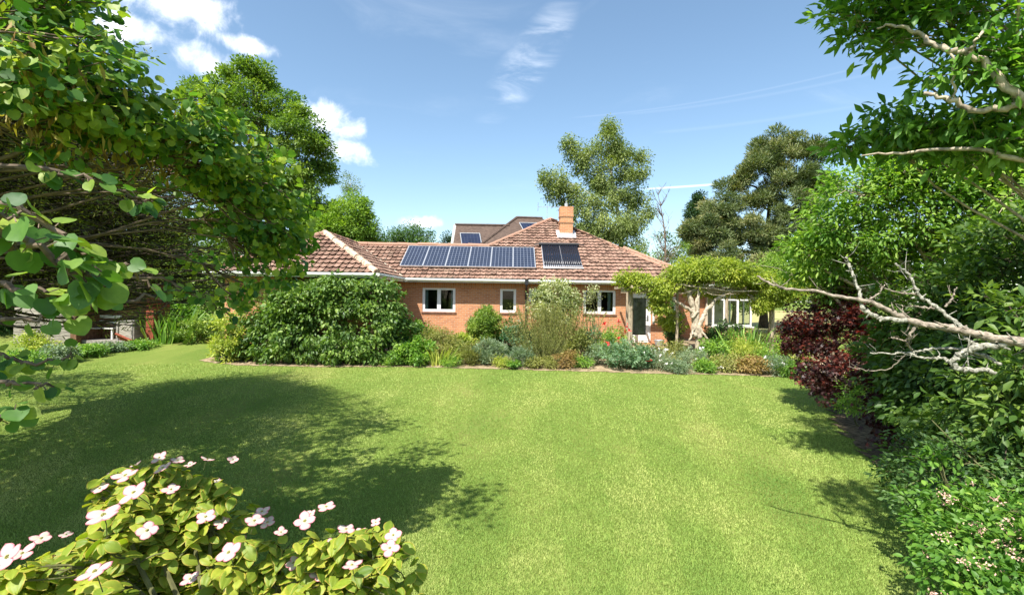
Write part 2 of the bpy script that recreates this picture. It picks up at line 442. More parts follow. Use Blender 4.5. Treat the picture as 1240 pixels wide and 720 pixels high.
M['dogwood'] = leaf_mat('dogwood_leaf', (0.07, 0.12, 0.012), (0.185, 0.235, 0.024), (0.34, 0.34, 0.045), 0.36, 0.5, 0.3, veins=(0.52, 0.36, 0.07))
M['twiglet'] = leaf_mat('dry_twig_leaf', (0.05, 0.07, 0.012), (0.12, 0.14, 0.02), (0.22, 0.22, 0.04), 0.35, 0.6)

# lawn
m, t, o = mat('lawn'); M['lawn'] = m
pos = t.new('ShaderNodeNewGeometry').outputs['Position']
mp = t.new('ShaderNodeMapping'); t.put(mp.inputs[0], pos); mp.inputs['Scale'].default_value = (1, 0.55, 1); mp.inputs['Rotation'].default_value = (0, 0, 0.25)
big = t.noise(mp.outputs[0], 0.6, 5, 0.6, 0.4); med = t.noise(pos, 5, 5, 0.7); fine = t.noise(pos, 60, 4, 0.8)
c = t.ramp(big, [(0.32, (0.135, 0.215, 0.035)), (0.55, (0.215, 0.28, 0.055)), (0.72, (0.34, 0.33, 0.1))])
c = t.mix(t.mapr(med, 0.35, 0.75, 0, 0.55), c, (0.22, 0.24, 0.06)); c = t.mix(t.mapr(fine, 0.3, 0.65, 0.65, 0), c, (0.055, 0.095, 0.014))
b = pbr(t, c, 0.9, 0.1, 0, bump(t, fine, 0.9, 0.03)); t.l.new(b.outputs[0], o.inputs[0])
M['blade'] = leaf_mat('grass_blade', (0.085, 0.16, 0.027), (0.20, 0.272, 0.057), (0.42, 0.41, 0.15), 0.16, 0.6, 0.2)
m, t, o = mat('dry_soil'); M['soil'] = m
pos = t.new('ShaderNodeNewGeometry').outputs['Position']; n1 = t.noise(pos, 3, 6, 0.7); n2 = t.noise(pos, 40, 4, 0.7)
c = t.ramp(n1, [(0.3, (0.16, 0.12, 0.07)), (0.5, (0.36, 0.27, 0.17)), (0.7, (0.5, 0.4, 0.27))]); c = t.mix(t.mapr(n2, 0.35, 0.6, 0.5, 0), c, (0.13, 0.1, 0.05))
b = pbr(t, c, 0.95, 0.1, 0, bump(t, n2, 0.8, 0.03)); t.l.new(b.outputs[0], o.inputs[0])
M['darksoil'] = plain('leaf_litter_soil', (0.10, 0.075, 0.045), 0.95, 0.1, scale=12, var=0.35, bs=0.8)


def brick_mat(name, rot=False):
    m, t, o = mat(name); tcn = t.new('ShaderNodeTexCoord').outputs['Object']
    s = t.new('ShaderNodeSeparateXYZ'); t.put(s.inputs[0], tcn); h = t.m('ADD', s.outputs[0], s.outputs[1])
    cb = t.new('ShaderNodeCombineXYZ'); t.put(cb.inputs[0], s.outputs[2] if rot else h); t.put(cb.inputs[1], h if rot else s.outputs[2])
    bt = t.new('ShaderNodeTexBrick'); t.put(bt.inputs['Vector'], cb.outputs[0]); bt.offset = 0.0 if rot else 0.5
    bt.inputs['Scale'].default_value = 1; bt.inputs['Brick Width'].default_value = 0.225; bt.inputs['Row Height'].default_value = 0.075
    bt.inputs['Mortar Size'].default_value = 0.009; bt.inputs['Mortar Smooth'].default_value = 0.2; bt.inputs['Bias'].default_value = 0.0
    bt.inputs['Color1'].default_value = (0.62, 0.265, 0.11, 1); bt.inputs['Color2'].default_value = (0.42, 0.16, 0.07, 1); bt.inputs['Mortar'].default_value = (0.50, 0.40, 0.29, 1)
    nz = t.noise(tcn, 1.3, 5, 0.65); n2 = t.noise(tcn, 30, 3, 0.6)
    c = t.mix(t.mapr(nz, 0.35, 0.7, 0.0, 0.42), bt.outputs[0], (0.62, 0.32, 0.16)); c = t.mix(t.mapr(t.noise(tcn, 2.3, 6, 0.75), 0.55, 0.75, 0, 0.5), c, (0.26, 0.13, 0.08)); c = t.mix(t.mapr(n2, 0.35, 0.65, 0.3, 0), c, (0.2, 0.09, 0.05))
    b = pbr(t, c, 0.88, 0.15, 0, bump(t, t.m('SUBTRACT', 1.0, bt.outputs['Fac']), 0.6, 0.012)); t.l.new(b.outputs[0], o.inputs[0]); return m


M['brick'] = brick_mat('orange_brick'); M['soldier'] = brick_mat('soldier_brick', True)
m, t, o = mat('roof_tile'); M['tile'] = m
at = t.new('ShaderNodeAttribute', attribute_name='tone').outputs['Fac']; tcn = t.new('ShaderNodeTexCoord').outputs['Object']
nz = t.noise(tcn, 1.6, 6, 0.7); n2 = t.noise(tcn, 14, 5, 0.7)
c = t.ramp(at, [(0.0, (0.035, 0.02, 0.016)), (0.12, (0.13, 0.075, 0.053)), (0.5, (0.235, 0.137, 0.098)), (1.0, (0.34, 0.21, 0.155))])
c = t.mix(t.mapr(nz, 0.5, 0.75, 0, 0.55), c, (0.36, 0.27, 0.19)); c = t.mix(t.mapr(n2, 0.58, 0.72, 0, 0.7), c, (0.12, 0.085, 0.06))
c = t.mix(t.mapr(t.noise(tcn, 13, 4, 0.7), 0.6, 0.7, 0, 0.75), c, (0.5, 0.44, 0.34)); c = t.mix(t.mapr(t.noise(tcn, 4.5, 6, 0.75), 0.6, 0.72, 0, 0.6), c, (0.085, 0.07, 0.05))
b = pbr(t, c, 0.85, 0.2, 0, bump(t, n2, 0.4, 0.01)); t.l.new(b.outputs[0], o.inputs[0])
M['ridge'] = plain('ridge_tile', (0.33, 0.175, 0.12), 0.85, 0.2, scale=5, var=0.2, c2=(0.3, 0.2, 0.14), bs=0.3)
M['old_ridge'] = plain('lichened_ridge_tile', (0.46, 0.38, 0.29), 0.9, 0.15, scale=7, var=0.2, c2=(0.3, 0.16, 0.1), bs=0.4)
M['brown_tile'] = plain('brown_roof_tile', (0.10, 0.07, 0.055), 0.9, 0.15, scale=5, var=0.25, c2=(0.045, 0.032, 0.027), bs=0.5, stretch=(1, 1, 5))
M['white'] = plain('white_upvc', (0.8, 0.8, 0.78), 0.4, 0.4, scale=3, var=0.04)
M['oldwhite'] = plain('weathered_white_paint', (0.66, 0.64, 0.58), 0.7, 0.2, scale=8, var=0.15, bs=0.3)
M['gutter'] = plain('gutter_paint', (0.62, 0.64, 0.57), 0.45, 0.4, scale=3, var=0.08)
M['soffit'] = plain('soffit', (0.34, 0.3, 0.25), 0.8, 0.2, scale=3)
M['lead'] = plain('lead_flashing', (0.5, 0.5, 0.5), 0.6, 0.4, scale=9, var=0.15)
M['black'] = plain('black_plastic', (0.02, 0.02, 0.022), 0.5, 0.4, scale=9)
M['cream'] = plain('cream_plaster', (0.62, 0.55, 0.42), 0.85, 0.2, scale=3)
M['room'] = plain('room_wall', (0.04, 0.036, 0.032), 0.9, 0.1, scale=2)
M['curtain'] = plain('curtain', (0.42, 0.5, 0.47), 0.9, 0.1, scale=2)
M['wood_post'] = plain('weathered_post', (0.36, 0.29, 0.2), 0.9, 0.15, scale=16, var=0.3, bs=0.6, stretch=(3, 3, 0.4))
M['redwood'] = plain('red_stained_wood', (0.24, 0.06, 0.032), 0.75, 0.2, scale=14, var=0.25, bs=0.4, stretch=(3, 3, 0.5))
M['board'] = plain('silvered_board', (0.33, 0.295, 0.245), 0.85, 0.2, scale=10, var=0.25, bs=0.5, stretch=(0.4, 0.4, 4))
M['greywood'] = plain('grey_wood', (0.25, 0.23, 0.2), 0.85, 0.2, scale=14, var=0.25, bs=0.4)
M['steel'] = plain('grey_metal', (0.42, 0.44, 0.45), 0.45, 0.5, 0.4, scale=9)
M['brownpost'] = plain('brown_post', (0.17, 0.09, 0.05), 0.85, 0.2, scale=14, var=0.25, bs=0.4)
M['field'] = plain('dry_field', (0.36, 0.31, 0.14), 0.95, 0.1, scale=1.5, var=0.15, c2=(0.24, 0.25, 0.09))
m, t, o = mat('window_glass'); M['glass'] = m
fr = t.new('ShaderNodeFresnel'); fr.inputs[0].default_value = 1.4
tr = t.new('ShaderNodeBsdfTransparent'); tr.inputs[0].default_value = (0.82, 0.86, 0.85, 1); gl = t.new('ShaderNodeBsdfGlossy'); gl.inputs['Roughness'].default_value = 0.02
mx = t.new('ShaderNodeMixShader'); t.put(mx.inputs[0], fr.outputs[0]); t.l.new(tr.outputs[0], mx.inputs[1]); t.l.new(gl.outputs[0], mx.inputs[2]); t.l.new(mx.outputs[0], o.inputs[0])


def pv_mat(name, cw, ch, cellc, linec, lw=0.02):
    m, t, o = mat(name); uvx = t.new('ShaderNodeAttribute', attribute_name='pu').outputs['Fac']; uvy = t.new('ShaderNodeAttribute', attribute_name='pv').outputs['Fac']
    def line(a, n, lw):
        f = t.m('FRACT', t.m('MULTIPLY', a, n)); return t.m('MAXIMUM', t.m('LESS_THAN', f, lw), t.m('GREATER_THAN', f, 1 - lw))
    ln = t.m('MAXIMUM', line(uvx, cw, lw * 2.2), line(uvy, ch, lw * 1.6))
    n = t.noise(t.new('ShaderNodeTexCoord').outputs['Object'], 3, 4)
    c = t.mix(t.m('MULTIPLY', ln, 0.8), t.ramp(n, [(0.3, cellc), (0.7, tuple(x * 1.5 for x in cellc))]), linec)
    b = pbr(t, c, 0.22, 0.5); t.l.new(b.outputs[0], o.inputs[0]); return m


M['pv'] = pv_mat('solar_cell', 6, 10, (0.013, 0.017, 0.032), (0.17, 0.19, 0.23), 0.03)
M['pvdark'] = pv_mat('dark_solar_cell', 6, 6, (0.012, 0.016, 0.035), (0.05, 0.06, 0.08), 0.02)
M['alu'] = plain('aluminium', (0.72, 0.73, 0.74), 0.35, 0.5, 0.6, scale=5, var=0.05)
m, t, o = mat('vacuum_tube'); M['vtube'] = m
b = pbr(t, (0.012, 0.016, 0.03), 0.25, 0.4); t.l.new(b.outputs[0], o.inputs[0])
m, t, o = mat('dogwood_bract'); M['bract'] = m
at = t.new('ShaderNodeAttribute', attribute_name='tone').outputs['Fac']; nz = t.noise(t.new('ShaderNodeTexCoord').outputs['Object'], 60, 3)
c = t.ramp(at, [(0.0, (0.50, 0.46, 0.36)), (0.35, (0.56, 0.47, 0.42)), (0.66, (0.56, 0.28, 0.30)), (1.0, (0.5, 0.09, 0.15))])
b = pbr(t, c, 0.6, 0.2); tr = t.new('ShaderNodeBsdfTranslucent'); t.put(tr.inputs[0], c); mx = t.new('ShaderNodeMixShader'); mx.inputs[0].default_value = 0.25
t.l.new(b.outputs[0], mx.inputs[1]); t.l.new(tr.outputs[0], mx.inputs[2]); t.l.new(mx.outputs[0], o.inputs[0])
M['button'] = plain('flower_button', (0.3, 0.28, 0.08), 0.7, 0.2, scale=90, var=0.3, bs=0.5)
M['poppy'] = plain('red_petal', (0.75, 0.03, 0.035), 0.5, 0.3, scale=30)
M['pinkbloom'] = plain('faded_pink_petal', (0.62, 0.4, 0.33), 0.7, 0.2, scale=60, var=0.2, c2=(0.35, 0.2, 0.12))
M['whitebloom'] = plain('white_petal', (0.78, 0.76, 0.7), 0.7, 0.2, scale=60, var=0.1)

# ------------------------------------------------------------------ ground
def struct(o): o['kind'] = 'structure'; return o


u = np.linspace(-1, 1, 141); gx = np.sign(u) * (abs(u) * 18 + abs(u) ** 6 * 900)
vv = np.concatenate([np.linspace(-600, -12, 12), np.linspace(-10, 32, 110), 32 + np.linspace(0.02, 1, 24) ** 3 * 900])
X, Y = np.meshgrid(gx, vv); Z = hz(X, Y) + 0.02 * np.sin(X * 0.9 + 1) * np.sin(Y * 0.7) * (abs(X) < 30)
nx, ny = len(gx), len(vv); i = np.arange(ny - 1)[:, None] * nx + np.arange(nx - 1)[None]
Q = np.stack([i, i + 1, i + nx + 1, i + nx], -1).reshape(-1, 4)
struct(link('lawn', mesh_np('lawn', np.stack([X, Y, Z], -1).reshape(-1, 3), Q, smooth=True), M['lawn']))


def gh(x, y): return hz(x, y) + 0.02 * np.sin(x * 0.9 + 1) * np.sin(y * 0.7)


def sheet(name, poly, m, lift=0.006, step=0.25, wob=0.0, kind='structure'):
    """fill a polygon (closed, ground plan) with a grid draped on the ground"""
    poly = np.array(poly, float); x0, y0 = poly.min(0); x1, y1 = poly.max(0)
    xs = np.arange(x0, x1 + step, step); ys = np.arange(y0, y1 + step, step); X, Y = np.meshgrid(xs, ys)
    r = np.random.default_rng(3)
    def inside(px, py):
        c = np.zeros(px.shape, bool); n = len(poly); j = n - 1
        for k in range(n):
            xi, yi = poly[k]; xj, yj = poly[j]
            c ^= ((yi > py) != (yj > py)) & (px < (xj - xi) * (py - yi) / (yj - yi + 1e-12) + xi); j = k
        return c
    XX = X + r.normal(0, wob, X.shape); YY = Y + r.normal(0, wob, Y.shape)
    V = np.stack([XX, YY, gh(XX, YY) + lift], -1).reshape(-1, 3); n = len(xs)
    i = np.arange(len(ys) - 1)[:, None] * n + np.arange(n - 1)[None]
    cen = inside(X[:-1, :-1] + step / 2, Y[:-1, :-1] + step / 2)
    Q = np.stack([i, i + 1, i + n + 1, i + n], -1)[cen]
    o = link(name, mesh_np(name, V, Q), m); o['kind'] = kind; return o


# bed along the house with a dry worn edge, and the shady bed under the right-hand shrubs
edge = [(-9.9, 15.3), (-8.5, 14.85), (-6.5, 14.75), (-4, 14.8), (-1.5, 14.85), (0.5, 14.75), (2.6, 14.55), (4, 14.3), (6, 14.35), (8.3, 14.2), (9.4, 13.2)]
sheet('flower_bed_soil', edge + [(11.5, 13), (13.5, 22.2), (6.6, 22.4), (6.6, 19.95), (-4.7, 19.95), (-4.7, 16.1), (-9.9, 16.1)], M['soil'], 0.012, 0.12, 0.03)
sheet('shrub_border_soil', [(8.3, 14.2), (7.6, 11.5), (6.4, 9.6), (5.5, 7.4), (5.1, 5.2), (4.0, 3.2), (4.2, -3), (12, -3), (14, 14)], M['darksoil'], 0.016, 0.2, 0.05)
sheet('dry_field_grass', [(9.6, 26), (14, 26), (40, 50), (60, 90), (12, 90)], M['field'], 0.02, 1.0, 0.1)
g = Geo(); g.box((-9.3, 19.0, 0.0), (-8.0, 19.6, 0.3))

# grass blades: one patch of turf that nobody could count
r = np.random.default_rng(11); N = 1000000
yy = 3.6 / (1 - r.random(N) * (1 - 3.6 / 15.0)); xx = r.uniform(-1, 1, N) * (1.12 * yy + 1.2)
ok = (xx < np.interp(yy, [3.2, 5.2, 7.4, 9.6, 11.5, 14.2], [4.1, 5.2, 5.6, 6.5, 7.7, 8.4])) & (yy < 14.9); xx, yy = xx[ok], yy[ok]; N = len(xx)
pos = np.stack([xx, yy, gh(xx, yy) - 0.004], -1); an = r.uniform(0, 2 * math.pi, N)
lean = r.uniform(0.3, 1.3, N); d = np.stack([np.cos(an) * lean, np.sin(an) * lean, np.ones(N)], -1); nn = np.stack([np.cos(an), np.sin(an), -lean], -1) + r.normal(0, 0.6, (N, 3))
L = r.uniform(0.016, 0.034, N) * np.interp(yy, [4, 14], [1, 1.15]); wd = np.interp(yy, [3.5, 14], [0.09, 0.28])
low = (0.5 * np.sin(xx * 1.3 + 0.7 * np.sin(yy * 0.9)) * np.sin(yy * 1.1 + xx * 0.35) + 0.35 * np.sin(xx * 4.1 + yy * 2.3) * np.sin(yy * 3.7 - xx))
ang_ = np.arctan2(xx, yy + 6)
patch = np.zeros(N)
for q_ in range(70):
    a_, b_, s_ = r.uniform(-7, 8), r.uniform(3.6, 14.5), r.uniform(0.15, 0.9); patch += r.choice([-1, 1]) * r.uniform(0.3, 1) * np.exp(-((xx - a_) ** 2 * 1.8 + (yy - b_) ** 2 * 0.7) / s_ ** 2)
tone = np.clip(0.5 + 0.2 * low + 0.28 * patch + 0.07 * np.sign(np.sin(ang_ * 62)) + 0.06 * np.sin(xx * 9 + 3 * np.sin(yy * 5)) * np.sin(yy * 8) + r.normal(0, 0.10, N), 0, 1)
dd_ = nrm(d); x_ = nrm(np.cross(dd_, nn)) * (L * wd)[:, None]
V = np.stack([pos - x_, pos + x_, pos + dd_ * L[:, None]], 1).reshape(-1, 3)
me = mesh_np('grass', V, np.arange(3 * N).reshape(-1, 3), {'tone': np.repeat(tone, 3)})
og = link('grass', me, M['blade']); og['kind'] = 'stuff'; og['label'] = 'short mown grass covering the sunny lawn'; og['category'] = 'grass'

# ------------------------------------------------------------------ the bungalow
HX, HY = 0.0, 20.0; GZ = 0.69
WALL_Y = 20.0; EZ = 3.22; EY = 19.55; S30 = math.tan(R(30)); APR = 5.88
house = root('bungalow', (0, 20, GZ), 'long low orange-brick bungalow with tiled hipped roof behind the lawn', 'house')


def wallbox(g, x0, x1, y0, y1, z0, z1, opens, axis='x'):
    """wall slab with rectangular openings (a0,a1,b0,b1) along its length"""
    a0, a1 = (x0, x1) if axis == 'x' else (y0, y1)
    cuts = sorted(set([a0, a1] + [v for o_ in opens for v in o_[:2]]))
    for p, q in zip(cuts[:-1], cuts[1:]):
        zs = [(z0, z1)]
        for o_ in opens:
            if o_[0] <= p + 1e-6 and o_[1] >= q - 1e-6:
                new = []
                for (a, b_) in zs:
                    if o_[2] > a: new.append((a, min(b_, o_[2])))
                    if o_[3] < b_: new.append((max(a, o_[3]), b_))
                zs = new
        for (a, b_) in zs:
            if b_ - a > 1e-4:
                if axis == 'x': g.box((p, y0, a), (q, y1, b_))
                else: g.box((x0, p, a), (x1, q, b_))


def wx(px): return (px - 620) / 585 * 20.0


W = [(wx(511.6), wx(551.5)), (wx(605.5), wx(625)), (wx(640.5), wx(650)), (wx(706.5), wx(745.5))]
WZ0, WZ1 = CAMZ - 18.4 / 585 * 20, CAMZ + 11.0 / 585 * 20
opens = [(a, b_, WZ0, WZ1) for a, b_ in W]; opens[2] = (W[2][0], W[2][1], WZ1 - 0.55, WZ1)
DX0, DX1 = wx(758), wx(788.5); DZ1 = GZ + 2.06
opens.append((DX0, DX1, GZ + 0.03, DZ1))
g = Geo()
wallbox(g, -4.75, 6.6, 20.0, 20.28, 0.4, EZ - 0.14, opens)
wallbox(g, 6.32, 6.6, 20.28, 22.5, 0.4, EZ - 0.14, [], 'y')
wallbox(g, 6.6, 9.0, 22.5, 22.75, 0.4, EZ - 0.14, [(6.95, 7.95 - 0.3, GZ + 0.75, GZ + 1.95)])
wallbox(g, -4.97, -4.75, 16.15, 20.28, 0.2, EZ - 0.14, [], 'y')
wallbox(g, -9.6, -4.97, 16.15, 16.4, 0.2, EZ - 0.14, [])
wallbox(g, -9.6, -9.35, 16.4, 25, 0.2, EZ - 0.14, [(18.3, 19.4, 1.6, 2.7)], 'y')
wallbox(g, -9.35, 8.75, 24.7, 25.0, 0.4, EZ - 0.14, [])
g.build('wall', M['brick'], house)
g = Geo()
for a, b_ in [(-4.74, DX0), (DX0, DX1), (DX1, 6.59)]: g.box((a, 19.99, EZ - 0.37), (b_, 20.2, EZ - 0.145))
g.build('soldier_course', M['soldier'], house)


def tileplane(g, o_, u_, vh, rows, xl, xr, r, run=0.28, tw=0.22, pitch=None):
    o_ = np.array(o_, float); u_ = np.array(u_, float); vh = np.array(vh, float); tp = S30 if pitch is None else pitch
    up = np.array((0, 0, 1.0)); n = nrm(-vh * tp + up); sub = 6
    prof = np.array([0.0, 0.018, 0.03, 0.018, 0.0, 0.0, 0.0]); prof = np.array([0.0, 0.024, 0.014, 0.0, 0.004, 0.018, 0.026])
    for k in range(rows):
        r0, r1 = k * run, (k + 1) * run; a0, a1, b0, b1 = xl(r0 + 1e-6), xr(r0 + 1e-6), xl(r1 - 1e-6), xr(r1 - 1e-6)
        lo, hi = min(a0, b0), max(a1, b1); off = 0.0
        ks = np.arange(math.floor(lo / tw), math.ceil(hi / tw)); nt = len(ks)
        if nt == 0: continue
        xs = (ks[:, None] + np.linspace(0, 1, sub + 1)[None]) * tw + off
        lift = (r.normal(0, 0.006, nt) + 0.02 * (r.random(nt) < 0.02))[:, None]
        xb = np.clip(xs, a0, a1); xt = np.clip(xs, b0, b1)
        def pt(x, rr, h): return o_ + x[..., None] * u_ + (rr * vh + np.array((0, 0, rr * tp))) + (h)[..., None] * n
        pb = pt(xb, r0 - 0.02, prof[None] * 1.25 + 0.056 + lift); ptp = pt(xt, r1, prof[None] * 1.25 + 0.0 + lift); pr = pt(xb, r0 - 0.015, 0 * xb - 0.004)
        V = np.concatenate([pb, ptp, pb, pr], 1).reshape(-1, 3); w_ = 4 * (sub + 1)
        base = (np.arange(nt) * w_)[:, None]; j = np.arange(sub)[None]
        Q1 = np.stack([base + j, base + j + 1, base + sub + 2 + j, base + sub + 1 + j], -1).reshape(-1, 4)
        Q2 = np.stack([base + 3 * (sub + 1) + j, base + 3 * (sub + 1) + j + 1, base + 2 * (sub + 1) + j + 1, base + 2 * (sub + 1) + j], -1).reshape(-1, 4)
        g.add(V, Q=np.vstack([Q1, Q2]), tone=(np.repeat(np.clip(r.normal(0.5, 0.2, nt), 0.14, 1), w_).reshape(nt, w_) * np.concatenate([np.ones(2 * (sub + 1)), np.zeros(2 * (sub + 1))])[None]).ravel())  # riser faces near-black: overlap shadow and grime put into the tile tone


r = np.random.default_rng(5); g = Geo()
AX = 1.96
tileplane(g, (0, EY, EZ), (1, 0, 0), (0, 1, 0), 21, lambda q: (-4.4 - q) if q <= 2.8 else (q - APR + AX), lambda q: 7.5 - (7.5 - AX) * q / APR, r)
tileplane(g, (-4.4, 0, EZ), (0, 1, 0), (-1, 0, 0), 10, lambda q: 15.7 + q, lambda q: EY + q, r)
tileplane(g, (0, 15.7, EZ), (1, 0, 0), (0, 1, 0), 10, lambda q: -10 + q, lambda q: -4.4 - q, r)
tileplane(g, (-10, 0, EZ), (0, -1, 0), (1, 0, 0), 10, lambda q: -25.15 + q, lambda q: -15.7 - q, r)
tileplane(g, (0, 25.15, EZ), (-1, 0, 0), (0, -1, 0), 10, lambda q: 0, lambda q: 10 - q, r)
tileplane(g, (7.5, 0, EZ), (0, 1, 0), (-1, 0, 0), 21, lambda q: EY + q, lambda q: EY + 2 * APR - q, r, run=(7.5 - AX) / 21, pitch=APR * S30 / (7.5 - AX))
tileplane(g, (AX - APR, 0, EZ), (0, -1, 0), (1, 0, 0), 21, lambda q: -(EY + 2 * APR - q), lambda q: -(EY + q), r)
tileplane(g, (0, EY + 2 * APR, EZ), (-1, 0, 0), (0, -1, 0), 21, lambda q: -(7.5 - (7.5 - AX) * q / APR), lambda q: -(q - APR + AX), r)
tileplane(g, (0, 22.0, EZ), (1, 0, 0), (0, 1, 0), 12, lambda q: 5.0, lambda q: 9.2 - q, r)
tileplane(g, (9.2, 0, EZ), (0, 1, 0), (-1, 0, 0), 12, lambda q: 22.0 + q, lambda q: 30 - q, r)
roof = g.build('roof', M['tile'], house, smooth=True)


def ridge(name, a, b_, m, rad=0.1, over=0.45):
    a = np.array(a, float); b_ = np.array(b_, float); L = np.linalg.norm(b_ - a); n = max(2, int(L / over)); g = Geo(); rr = np.random.default_rng(n)
    for k in range(n):
        p = a + (b_ - a) * k / n; q = a + (b_ - a) * (k + 1.06) / n; j = rr.normal(0, 0.008, 3)
        g.tube([p + j, q + j], [rad * 1.08, rad * 0.95], 10)
    return g.build(name, m, roof, smooth=False)


zt = EZ + 2.8 * S30 + 0.03; za = EZ + APR * S30 + 0.03
ridge('hip_ridge', (-4.4, 15.7, EZ + 0.03), (-7.2, 18.5, zt), M['old_ridge'], 0.12)
ridge('hip_ridge', (-10, 15.7, EZ + 0.03), (-7.2, 18.5, zt), M['ridge'])
ridge('ridge', (-7.2, 18.5, zt), (-7.2, 22.35, zt), M['ridge'])
ridge('ridge', (-7.2, 22.35, zt), (AX - APR + 2.8, 22.35, zt), M['ridge'])
ridge('hip_ridge', (AX - APR + 2.8, 22.35, zt), (AX, EY + APR, za), M['ridge'], 0.09)
ridge('hip_ridge', (7.5, EY, EZ + 0.03), (AX, EY + APR, za), M['ridge'], 0.09)
ridge('hip_ridge', (9.2, 22.0, EZ + 0.03), (5.84, 25.36, EZ + 3.36 * S30 + 0.03), M['ridge'], 0.09)
g = Geo(); g.tube([(-4.4, EY, EZ + 0.035), (-7.2, 22.35, zt + 0.0)], 0.035, 6); g.build('valley', M['cream'], roof)
# eaves: soffit board, fascia + half round gutter
g = Geo()
g.box((-4.38, EY + 0.03, EZ - 0.13), (7.45, 20.28, EZ - 0.10)); g.box((-9.97, 15.73, EZ - 0.13), (-4.43, 16.3, EZ - 0.10)); g.box((-4.9, 15.73, EZ - 0.128), (-4.43, 20.2, EZ - 0.098))
g.box((6.3, 22.03, EZ - 0.13), (9.15, 22.7, EZ - 0.10)); g.box((-9.97, 16.3, EZ - 0.13), (-9.4, 25, EZ - 0.10))
g.build('soffit', M['soffit'], house)
g = Geo()
g.box((-4.37, EY - 0.005, EZ - 0.145), (7.45, EY + 0.02, EZ - 0.01)); g.box((-9.97, 15.70, EZ - 0.145), (-4.40, 15.72, EZ - 0.01)); g.box((-4.425, 15.72, EZ - 0.145), (-4.40, EY - 0.01, EZ - 0.01))
g.box((6.6, 21.99, EZ - 0.145), (9.15, 22.02, EZ - 0.01))
g.build('fascia', M['white'], house)
g = Geo()
g.tube([(-4.3, EY - 0.065, EZ - 0.045), (7.5, EY - 0.065, EZ - 0.06)], 0.055, 10); g.tube([(-10, 15.64, EZ - 0.045), (-4.34, 15.64, EZ - 0.045)], 0.055, 10)
g.tube([(-4.34, 15.6, EZ - 0.045), (-4.34, EY - 0.1, EZ - 0.045)], 0.055, 10); g.tube([(6.7, 21.93, EZ - 0.045), (9.2, 21.93, EZ - 0.045)], 0.055, 10)
g.build('gutter', M['gutter'], house)
g = Geo(); dxp = wx(637)
g.tube([(dxp, EY - 0.06, EZ - 0.02), (dxp, EY - 0.06, EZ - 0.22), (dxp, 19.9, EZ - 0.42), (dxp, 19.93, EZ - 0.6), (dxp, 19.93, GZ)], 0.04, 8)
g.box((dxp - 0.07, EY - 0.14, EZ - 0.2), (dxp + 0.07, EY - 0.0, EZ + 0.01)); g.build('downpipe', M['black'], house)


def rect_frame(g, x0, x1, y0, y1, z0, z1, t_):
    g.box((x0, y0, z0), (x0 + t_, y1, z1)); g.box((x1 - t_, y0, z0), (x1, y1, z1))
    g.box((x0 + t_, y0, z0), (x1 - t_, y1, z0 + t_)); g.box((x0 + t_, y0, z1 - t_), (x1 - t_, y1, z1))


def window(x0, x1, z0, z1, mull, yf=20.0, curtain=None, parent=house, plant=False):
    rr = np.random.default_rng(int(abs(x0) * 100)); g = Geo(); t_ = 0.065
    rect_frame(g, x0, x1, yf + 0.03, yf + 0.1, z0, z1, t_)
    for mm in mull: g.box((mm - 0.035, yf + 0.032, z0 + t_), (mm + 0.035, yf + 0.098, z1 - t_))
    fr = g.build('window', M['white'], parent)
    es = [x0 + t_] + [v for mm in mull for v in (mm - 0.035, mm + 0.035)] + [x1 - t_]
    g = Geo()
    for a, b_ in zip(es[::2], es[1::2]): rect_frame(g, a + 0.003, b_ - 0.003, yf + 0.022, yf + 0.07, z0 + t_ + 0.003, z1 - t_ - 0.003, 0.035)
    g.build('sash', M['white'], fr)
    for a, b_ in zip(es[::2], es[1::2]):
        g = Geo(); g.box((a + 0.03, yf + 0.045, z0 + t_ + 0.03), (b_ - 0.03, yf + 0.052, z1 - t_ - 0.03)); g.build('pane', M['glass'], fr)
    g = Geo(); g.box((x0 - 0.04, yf - 0.05, z0 - 0.045), (x1 + 0.04, yf + 0.12, z0 - 0.003)); g.box((x0 - 0.03, yf - 0.03, z0 - 0.09), (x1 + 0.03, yf + 0.0, z0 - 0.048)); g.build('sill', M['white'] if yf > 21 else M['brick_sill'], fr)
    # the room behind: five walls of a shallow dark room
    g = Geo(); a, b_, c_, d_ = x0 - 0.3, x1 + 0.3, z0 - 0.5, z1 + 0.15; y0, y1 = yf + 0.285, yf + 2.2
    g.box((a, y1, c_), (b_, y1 + 0.03, d_)); g.box((a - 0.03, y0, c_), (a, y1, d_)); g.box((b_, y0, c_), (b_ + 0.03, y1, d_)); g.box((a, y0, c_ - 0.03), (b_, y1, c_)); g.box((a, y0, d_), (b_, y1, d_ + 0.03))
    g.build('room', M['room'], fr)
    if curtain:
        for (ca, cb) in curtain:
            g = Geo()
            xs = np.linspace(ca, cb, 22); yw = yf + 0.2 + 0.025 * np.sin(np.linspace(0, 9 * math.pi, 22))
            V = np.concatenate([np.stack([xs, yw, np.full(22, z0 + 0.02)], -1), np.stack([xs, yw, np.full(22, z1 - 0.02)], -1)]); j = np.arange(21)
            g.add(V, Q=np.stack([j, j + 1, j + 23, j + 22], -1)); g.build('curtain', M['curtain'], fr)
    return fr


